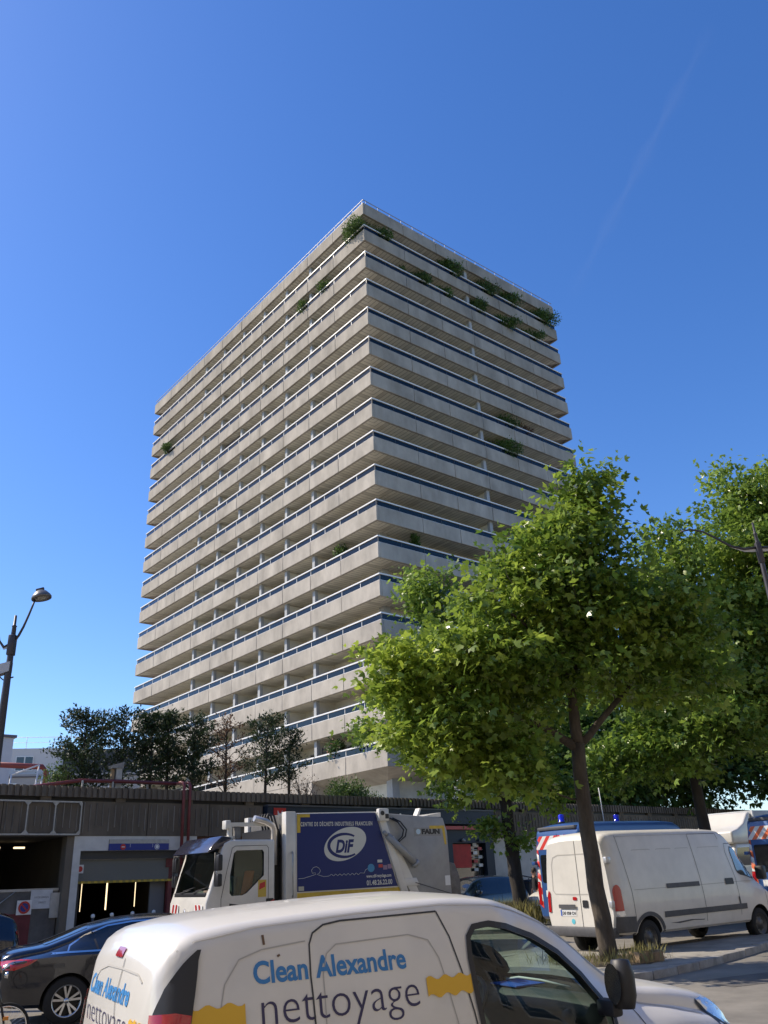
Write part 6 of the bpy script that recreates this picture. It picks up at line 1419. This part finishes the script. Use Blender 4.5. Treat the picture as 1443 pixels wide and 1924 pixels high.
# ================================================================== street lamps
lampgrey = mat('lamp_post_grey', (0.055, 0.052, 0.058), 0.45, metal=0.3, var=0.15, vscale=4)
lampsilver = mat('lamp_silver', (0.45, 0.44, 0.43), 0.4, metal=0.5)
lens_m = mat('lamp_lens', (0.30, 0.30, 0.27), 0.15, coat=0.5)
def lamp_post(label, x, y, top, arms, cam_box=False, thin=0.85):
    root = empty('street_lamp', (x, y, gz(y)+0.12)); tag(root, label, 'lamp', 'street lamps'); h = top-gz(y)-0.12
    MB().lathe([(r_*thin, z_) for r_, z_ in [(0, 0), (0.16, 0), (0.16, 0.5), (0.12, 0.7), (0.11, h*0.5), (0.075, h*0.86), (0.06, h-0.42), (0.055, h-0.40), (0.05, h-0.25), (0.065, h-0.23), (0.035, h-0.21), (0.03, h), (0, h)]], 18).build('post', lampgrey, root)
    MB().box(-.085*thin, .085*thin, -.085*thin, .085*thin, h-.85, h-0.42).build('bracket_box', lampgrey, root, bevel=.02)
    for (dx, dy, pts, head) in arms:
        m = MB(); P = [(dx*a, dy*a, h+b) for a, b in pts]; m.tube(P, [0.028, 0.026, 0.024, 0.022, 0.020, 0.018, 0.016][:len(P)], 8); m.build('arm', lampgrey, root)
        m = MB(); Q = P[:4]
        for i in range(len(Q)-1):
            p, q = Q[i], Q[i+1]; t0 = .09*(1-i/3); t1 = .09*(1-(i+1)/3)
            m.add([p, q, (q[0], q[1], q[2]-t1), (p[0], p[1], p[2]-t0)], [(0, 1, 2, 3)])
        m.build('web_plate', lampsilver, root)
        if head:
            e = P[-1]; hd = empty('lantern', (e[0]+dx*.13, e[1]+dy*.13, e[2]+.04)); hd.parent = root; hd.scale = (.66, .66, .66); hd.rotation_euler = (R(4), R(-12), 0)
            MB().lathe([(0, .24), (.08, .23), (.18, .18), (.28, .06), (.31, 0), (.30, -.06), (.27, -.05), (.24, .0)], 28).build('hood', mat('lamp_hood', (.16, .155, .15), .4, metal=.4), hd); MB().lathe([(.245, -.01), (.18, .02), (0, .03)], 24).build('reflector', lampsilver, hd); MB().lathe([(.16, -.02), (.12, -.07), (0, -.09)], 20).build('lens', lens_m, hd)
            MB().box(-.14, .12, -.04, .04, .22, .31).build('spigot', lampgrey, hd, bevel=.02)
    if cam_box:
        c = MB().prism([(-.34, -.02), (-.08, .06), (-.08, .26), (-.36, .20)], -.08, .08, 'y').build('camera_box', lampsilver, root, (0.12, 0, h-1.25)); MB().tube([(-.3, 0, -.02), (-.2, 0, -.1), (0, 0, -.05)], .015, 6).build('cable', lampgrey, c)
        MB().lathe([(.115, 0), (.125, .02), (.115, .06)], 16, c=(0, 0, h-3.4)).build('clamp', lampsilver, root)
    return root
arm = [(0.05, -.52), (0.12, -.44), (0.20, -.26), (0.28, -.02), (0.34, .18), (0.38, .32)]
lamp_post('street lamp with a round hood and two upswept arms at the left edge', -7.78, 17.0, 7.47, [(1.0, -0.1, arm, True), (-0.85, 0.1, [(0.05, -.60), (0.20, -.66), (0.34, -.52), (0.46, -.2), (0.6, .1), (0.75, .25)], False)], True)
arm2 = [(0.05, -.52), (0.35, -.54), (0.65, -.47), (0.95, -.30), (1.25, -.14), (1.55, -.08), (1.8, -.12)]
lamp_post('street lamp with a long curved arm among the leaves at the right edge', 7.20, 15.5, 8.15, [(-0.80, 0.0, arm2, False), (1.0, 0.0, arm2[:5], False)], thin=0.62)
# ================================================================== bicycle and rider at the left edge
bk = empty('bicycle'); tag(bk, 'dark bicycle whose front wheel shows at the lower left corner', 'bicycle')
def bwheel(x, r):
    o = empty('wheel', (x, 0, r)); o.parent = bk
    n = 40; MB().tube([(math.cos(2*math.pi*k/n)*(r-.018), 0, math.sin(2*math.pi*k/n)*(r-.018)) for k in range(n+1)], .017, 8, cap=False).build('tyre', tyre_m, o)
    MB().tube([(math.cos(2*math.pi*k/n)*(r-.042), 0, math.sin(2*math.pi*k/n)*(r-.042)) for k in range(n+1)], .010, 6, cap=False).build('rim', chrome, o)
    m = MB()
    for k in range(28): a = 2*math.pi*k/28; b = a+(.5 if k % 2 else -.5); m.tube([(math.cos(b)*.025, .02*(-1)**k, math.sin(b)*.025), (math.cos(a)*(r-.045), 0, math.sin(a)*(r-.045))], .0016, 3, cap=False)
    m.build('spokes', chrome, o); MB().lathe([(0, -.04), (.025, -.04), (.025, .04), (0, .04)], 12, 'y').build('hub', steel, o)
br = .30
bwheel(0, br); bwheel(1.03, br)
MB().tube([(1.03, 0, br), (.93, 0, .68), (.88, 0, .86)], .017, 8).tube([(.92, 0, .72), (.36, 0, .42), (.30, 0, .82)], .019, 8).tube([(.91, 0, .76), (.31, 0, .74)], .016, 8).tube([(.31, 0, .74), (0, 0, br)], .011, 6).tube([(.36, 0, .42), (0, 0, br)], .012, 6).build('frame', dark_paint, bk)
MB().tube([(.88, 0, .86), (.88, 0, .98), (.90, .14, 1.0), (.86, .29, 1.0)], .013, 8).tube([(.88, 0, .98), (.90, -.14, 1.0), (.86, -.29, 1.0)], .013, 8).build('handlebar', trim, bk)
MB().lathe([(0, 0), (.03, .01), (.04, .05)], 14, 'x', c=(.95, 0, .92)).build('lamp', chrome, bk); MB().box(.22, .46, -.07, .07, .84, .89).build('saddle', trim, bk, bevel=.03)
MB().lathe([(0, -.01), (.09, -.01), (.09, .01), (0, .01)], 20, 'y', c=(.36, -.05, .42)).build('chainring', steel, bk); MB().box(.995, 1.06, -.03, .03, .40, .44).build('reflector', mat('reflector_orange', (.7, .25, .03), .3), bk)
for s_ in (-1, 1): MB().tube([(.36, s_*.07, .42), (.36+s_*.12, s_*.09, .42-s_*.10)], .012, 6).box(.33+s_*.12, .41+s_*.12, s_*.09-.05, s_*.09+.05, .40-s_*.10, .42-s_*.10).build('crank', steel, bk)
place(bk, -6.15, 12.25, 24)
skin = mat('skin', (0.45, 0.26, 0.18), 0.6); cloth_d = mat('dark_cloth', (0.02, 0.02, 0.024), 0.9, var=.3, vscale=20); jeans = mat('jeans', (0.04, 0.06, 0.11), 0.9, var=.2, vscale=20)
def person(label, J, hand_pose, top_m, leg_m, loc, rz):
    """one continuous skinned body; J: joints in local metres, x forward"""
    root = empty('person'); tag(root, label, 'person')
    order = list(J.keys()); idx = {k: i for i, k in enumerate(order)}
    E_ = [('pelvis', 'waist'), ('waist', 'chest'), ('chest', 'neck'), ('neck', 'skull'), ('skull', 'crown'), ('pelvis', 'hipL'), ('hipL', 'kneeL'), ('kneeL', 'ankleL'), ('ankleL', 'toeL'), ('pelvis', 'hipR'), ('hipR', 'kneeR'), ('kneeR', 'ankleR'), ('ankleR', 'toeR'), ('chest', 'shL'), ('shL', 'elL'), ('elL', 'wrL'), ('wrL', 'palmL'), ('chest', 'shR'), ('shR', 'elR'), ('elR', 'wrR'), ('wrR', 'palmR')]
    RAD = dict(pelvis=(.15, .12), waist=(.135, .10), chest=(.16, .12), neck=(.06, .06), skull=(.085, .095), crown=(.06, .07), hipL=(.09, .09), kneeL=(.06, .06), ankleL=(.042, .042), toeL=(.035, .03), shL=(.06, .06), elL=(.045, .045), wrL=(.03, .028), palmL=(.036, .018))
    for k in list(RAD):
        if k.endswith('L'): RAD[k[:-1]+'R'] = RAD[k]
    V = [Vector(J[k]) for k in order]; EE = [(idx[a], idx[b]) for a, b in E_]; RR = [RAD[k] for k in order]
    for s_ in 'LR':     # fingers: each a chain rooted in the palm
        p = Vector(J['palm'+s_]); w = Vector(J['wr'+s_]); d = (p-w).normalized(); side = d.cross(Vector((0, 0, 1))).normalized(); dn = side.cross(d)*-1
        for q, (off, L) in enumerate(((-.030, .065), (-.010, .078), (.010, .073), (.028, .058))):
            a = p+d*.02+side*off; b = a+d*L*.5+dn*.012*hand_pose; c = b+d*L*.25*(1-hand_pose)+dn*L*.5*hand_pose
            i = len(V); V += [a, b, c]; RR += [(.010, .009), (.009, .008), (.007, .007)]; EE += [(idx['palm'+s_], i), (i, i+1), (i+1, i+2)]
        a = w+(p-w)*.6+side*(-.04 if s_ == 'L' else .04); b = a+d*.03+side*(-.02 if s_ == 'L' else .02)+dn*.015; i = len(V); V += [a, b]; RR += [(.011, .01), (.009, .008)]; EE += [(idx['palm'+s_], i), (i, i+1)]
    me = bpy.data.meshes.new('body'); me.from_pydata([tuple(v) for v in V], EE, []); o = link('body', me, root)
    sk = o.modifiers.new('skin', 'SKIN'); sk.use_smooth_shade = True; o.modifiers.new('sub', 'SUBSURF').levels = 1
    for i, sv in enumerate(me.skin_vertices[0].data): sv.radius = RR[i]; sv.use_root = (i == 0)
    bpy.context.view_layer.update(); dg = bpy.context.evaluated_depsgraph_get(); m2 = bpy.data.meshes.new_from_object(o.evaluated_get(dg)); o.modifiers.clear(); o.data = m2
    m2.materials.clear()
    for mm in (top_m, leg_m, skin, black): m2.materials.append(mm)
    zp = J['pelvis'][2]+.03; wl = Vector(J['wrL']); wr_ = Vector(J['wrR'])
    for p in m2.polygons:
        c = p.center; p.use_smooth = True; dL = min((c-wl).length, (c-Vector(J['palmL'])).length, (c-wr_).length, (c-Vector(J['palmR'])).length)
        foot = min((c-Vector(J['ankleL'])).length, (c-Vector(J['toeL'])).length, (c-Vector(J['ankleR'])).length, (c-Vector(J['toeR'])).length) < .10
        if (c-Vector(J['skull'])).length < .17 or dL < .13: p.material_index = 2
        elif foot: p.material_index = 3
        elif c.z < zp and (c-Vector(J['elL'])).length > .12 and (c-Vector(J['elR'])).length > .12: p.material_index = 1
        else: p.material_index = 0
    s = Vector(J['skull']); f = Vector((1, 0, 0))
    hair = MB().lathe([(0, .135), (.06, .125), (.098, .07), (.104, .01), (.095, -.05)], 18, c=(s.x-.015, s.y, s.z+.03)).build('hair', mat('hair_dark', (.025, .018, .012), .7), root)
    for q in (-1, 1):
        MB().lathe([(0, .0), (.012, .006), (.014, .0)], 10, 'x', c=(s.x+.088, s.y+q*.032, s.z+.015)).build('eye', black, root); MB().lathe([(0, -.012), (.02, -.008), (.026, 0), (.02, .01), (0, .012)], 10, 'y', c=(s.x, s.y+q*.092, s.z)).build('ear', skin, root)
    MB().prism([(s.x+.085, s.z+.01), (s.x+.118, s.z-.03), (s.x+.085, s.z-.04)], s.y-.012, s.y+.012, 'y').build('nose', skin, root); MB().box(s.x+.083, s.x+.092, s.y-.025, s.y+.025, s.z-.068, s.z-.060).build('mouth', mat('lips', (.35, .14, .12), .5), root)
    place(root, loc[0], loc[1], rz, loc[2]); return root
ride = dict(pelvis=(.30, 0, .98), waist=(.38, 0, 1.12), chest=(.50, 0, 1.32), neck=(.57, 0, 1.47), skull=(.63, 0, 1.60), crown=(.64, 0, 1.71), hipL=(.32, .10, .93), kneeL=(.62, .11, .74), ankleL=(.50, .10, .36), toeL=(.66, .10, .33), hipR=(.32, -.10, .93), kneeR=(.60, -.11, .90), ankleR=(.30, -.10, .58), toeR=(.45, -.10, .54), shL=(.53, .18, 1.40), elL=(.68, .27, 1.18), wrL=(.80, .28, 1.04), palmL=(.86, .28, 1.025), shR=(.53, -.18, 1.40), elR=(.68, -.27, 1.18), wrR=(.80, -.28, 1.04), palmR=(.86, -.28, 1.025))
person('cyclist in dark clothes, one hand on the handlebar at the left edge', ride, .9, cloth_d, cloth_d, (-6.15, 12.25, 0), 24)
walk = dict(pelvis=(0, 0, .95), waist=(0, 0, 1.10), chest=(.01, 0, 1.33), neck=(.02, 0, 1.50), skull=(.04, 0, 1.63), crown=(.04, 0, 1.74), hipL=(0, .10, .90), kneeL=(.05, .10, .50), ankleL=(-.02, .10, .09), toeL=(.14, .11, .04), hipR=(0, -.10, .90), kneeR=(.02, -.10, .50), ankleR=(-.10, -.10, .09), toeR=(.06, -.11, .04), shL=(0, .19, 1.42), elL=(-.02, .25, 1.13), wrL=(.08, .25, .90), palmL=(.11, .25, .82), shR=(0, -.19, 1.42), elR=(-.02, -.25, 1.13), wrR=(.08, -.25, .90), palmR=(.11, -.25, .82))
person('pedestrian in dark clothes, mostly hidden behind the slim street tree', walk, .4, cloth_d, jeans, (5.15, 36.0, .0), 200)
# ================================================================== wheelie bin by the ramp
wbn = empty('wheelie_bin'); tag(wbn, 'dark wheelie bin by the ramp railing left of the slim trunk', 'bin')
binm = mat('bin_plastic', (.012, .016, .024), .6)
MB().prism([(-.28, .08), (.28, .08), (.34, 1.0), (-.36, 1.0)], -.29, .29, 'y').build('body', binm, wbn, bevel=.03); MB().prism([(-.40, 1.005), (.38, 1.005), (.36, 1.06), (0, 1.10), (-.38, 1.07)], -.32, .32, 'y').build('lid', binm, wbn, bevel=.02)
for y in (-.25, .25): MB().lathe([(0, -.03), (.10, -.03), (.10, .03), (0, .03)], 16, 'y', c=(-.28, y, .10)).build('wheel', tyre_m, wbn)
p = wall_pt(8.9, -1.3); place(wbn, p.x, p.y, 130, .13); wbn.scale = (1.1, 1.1, 1.1)
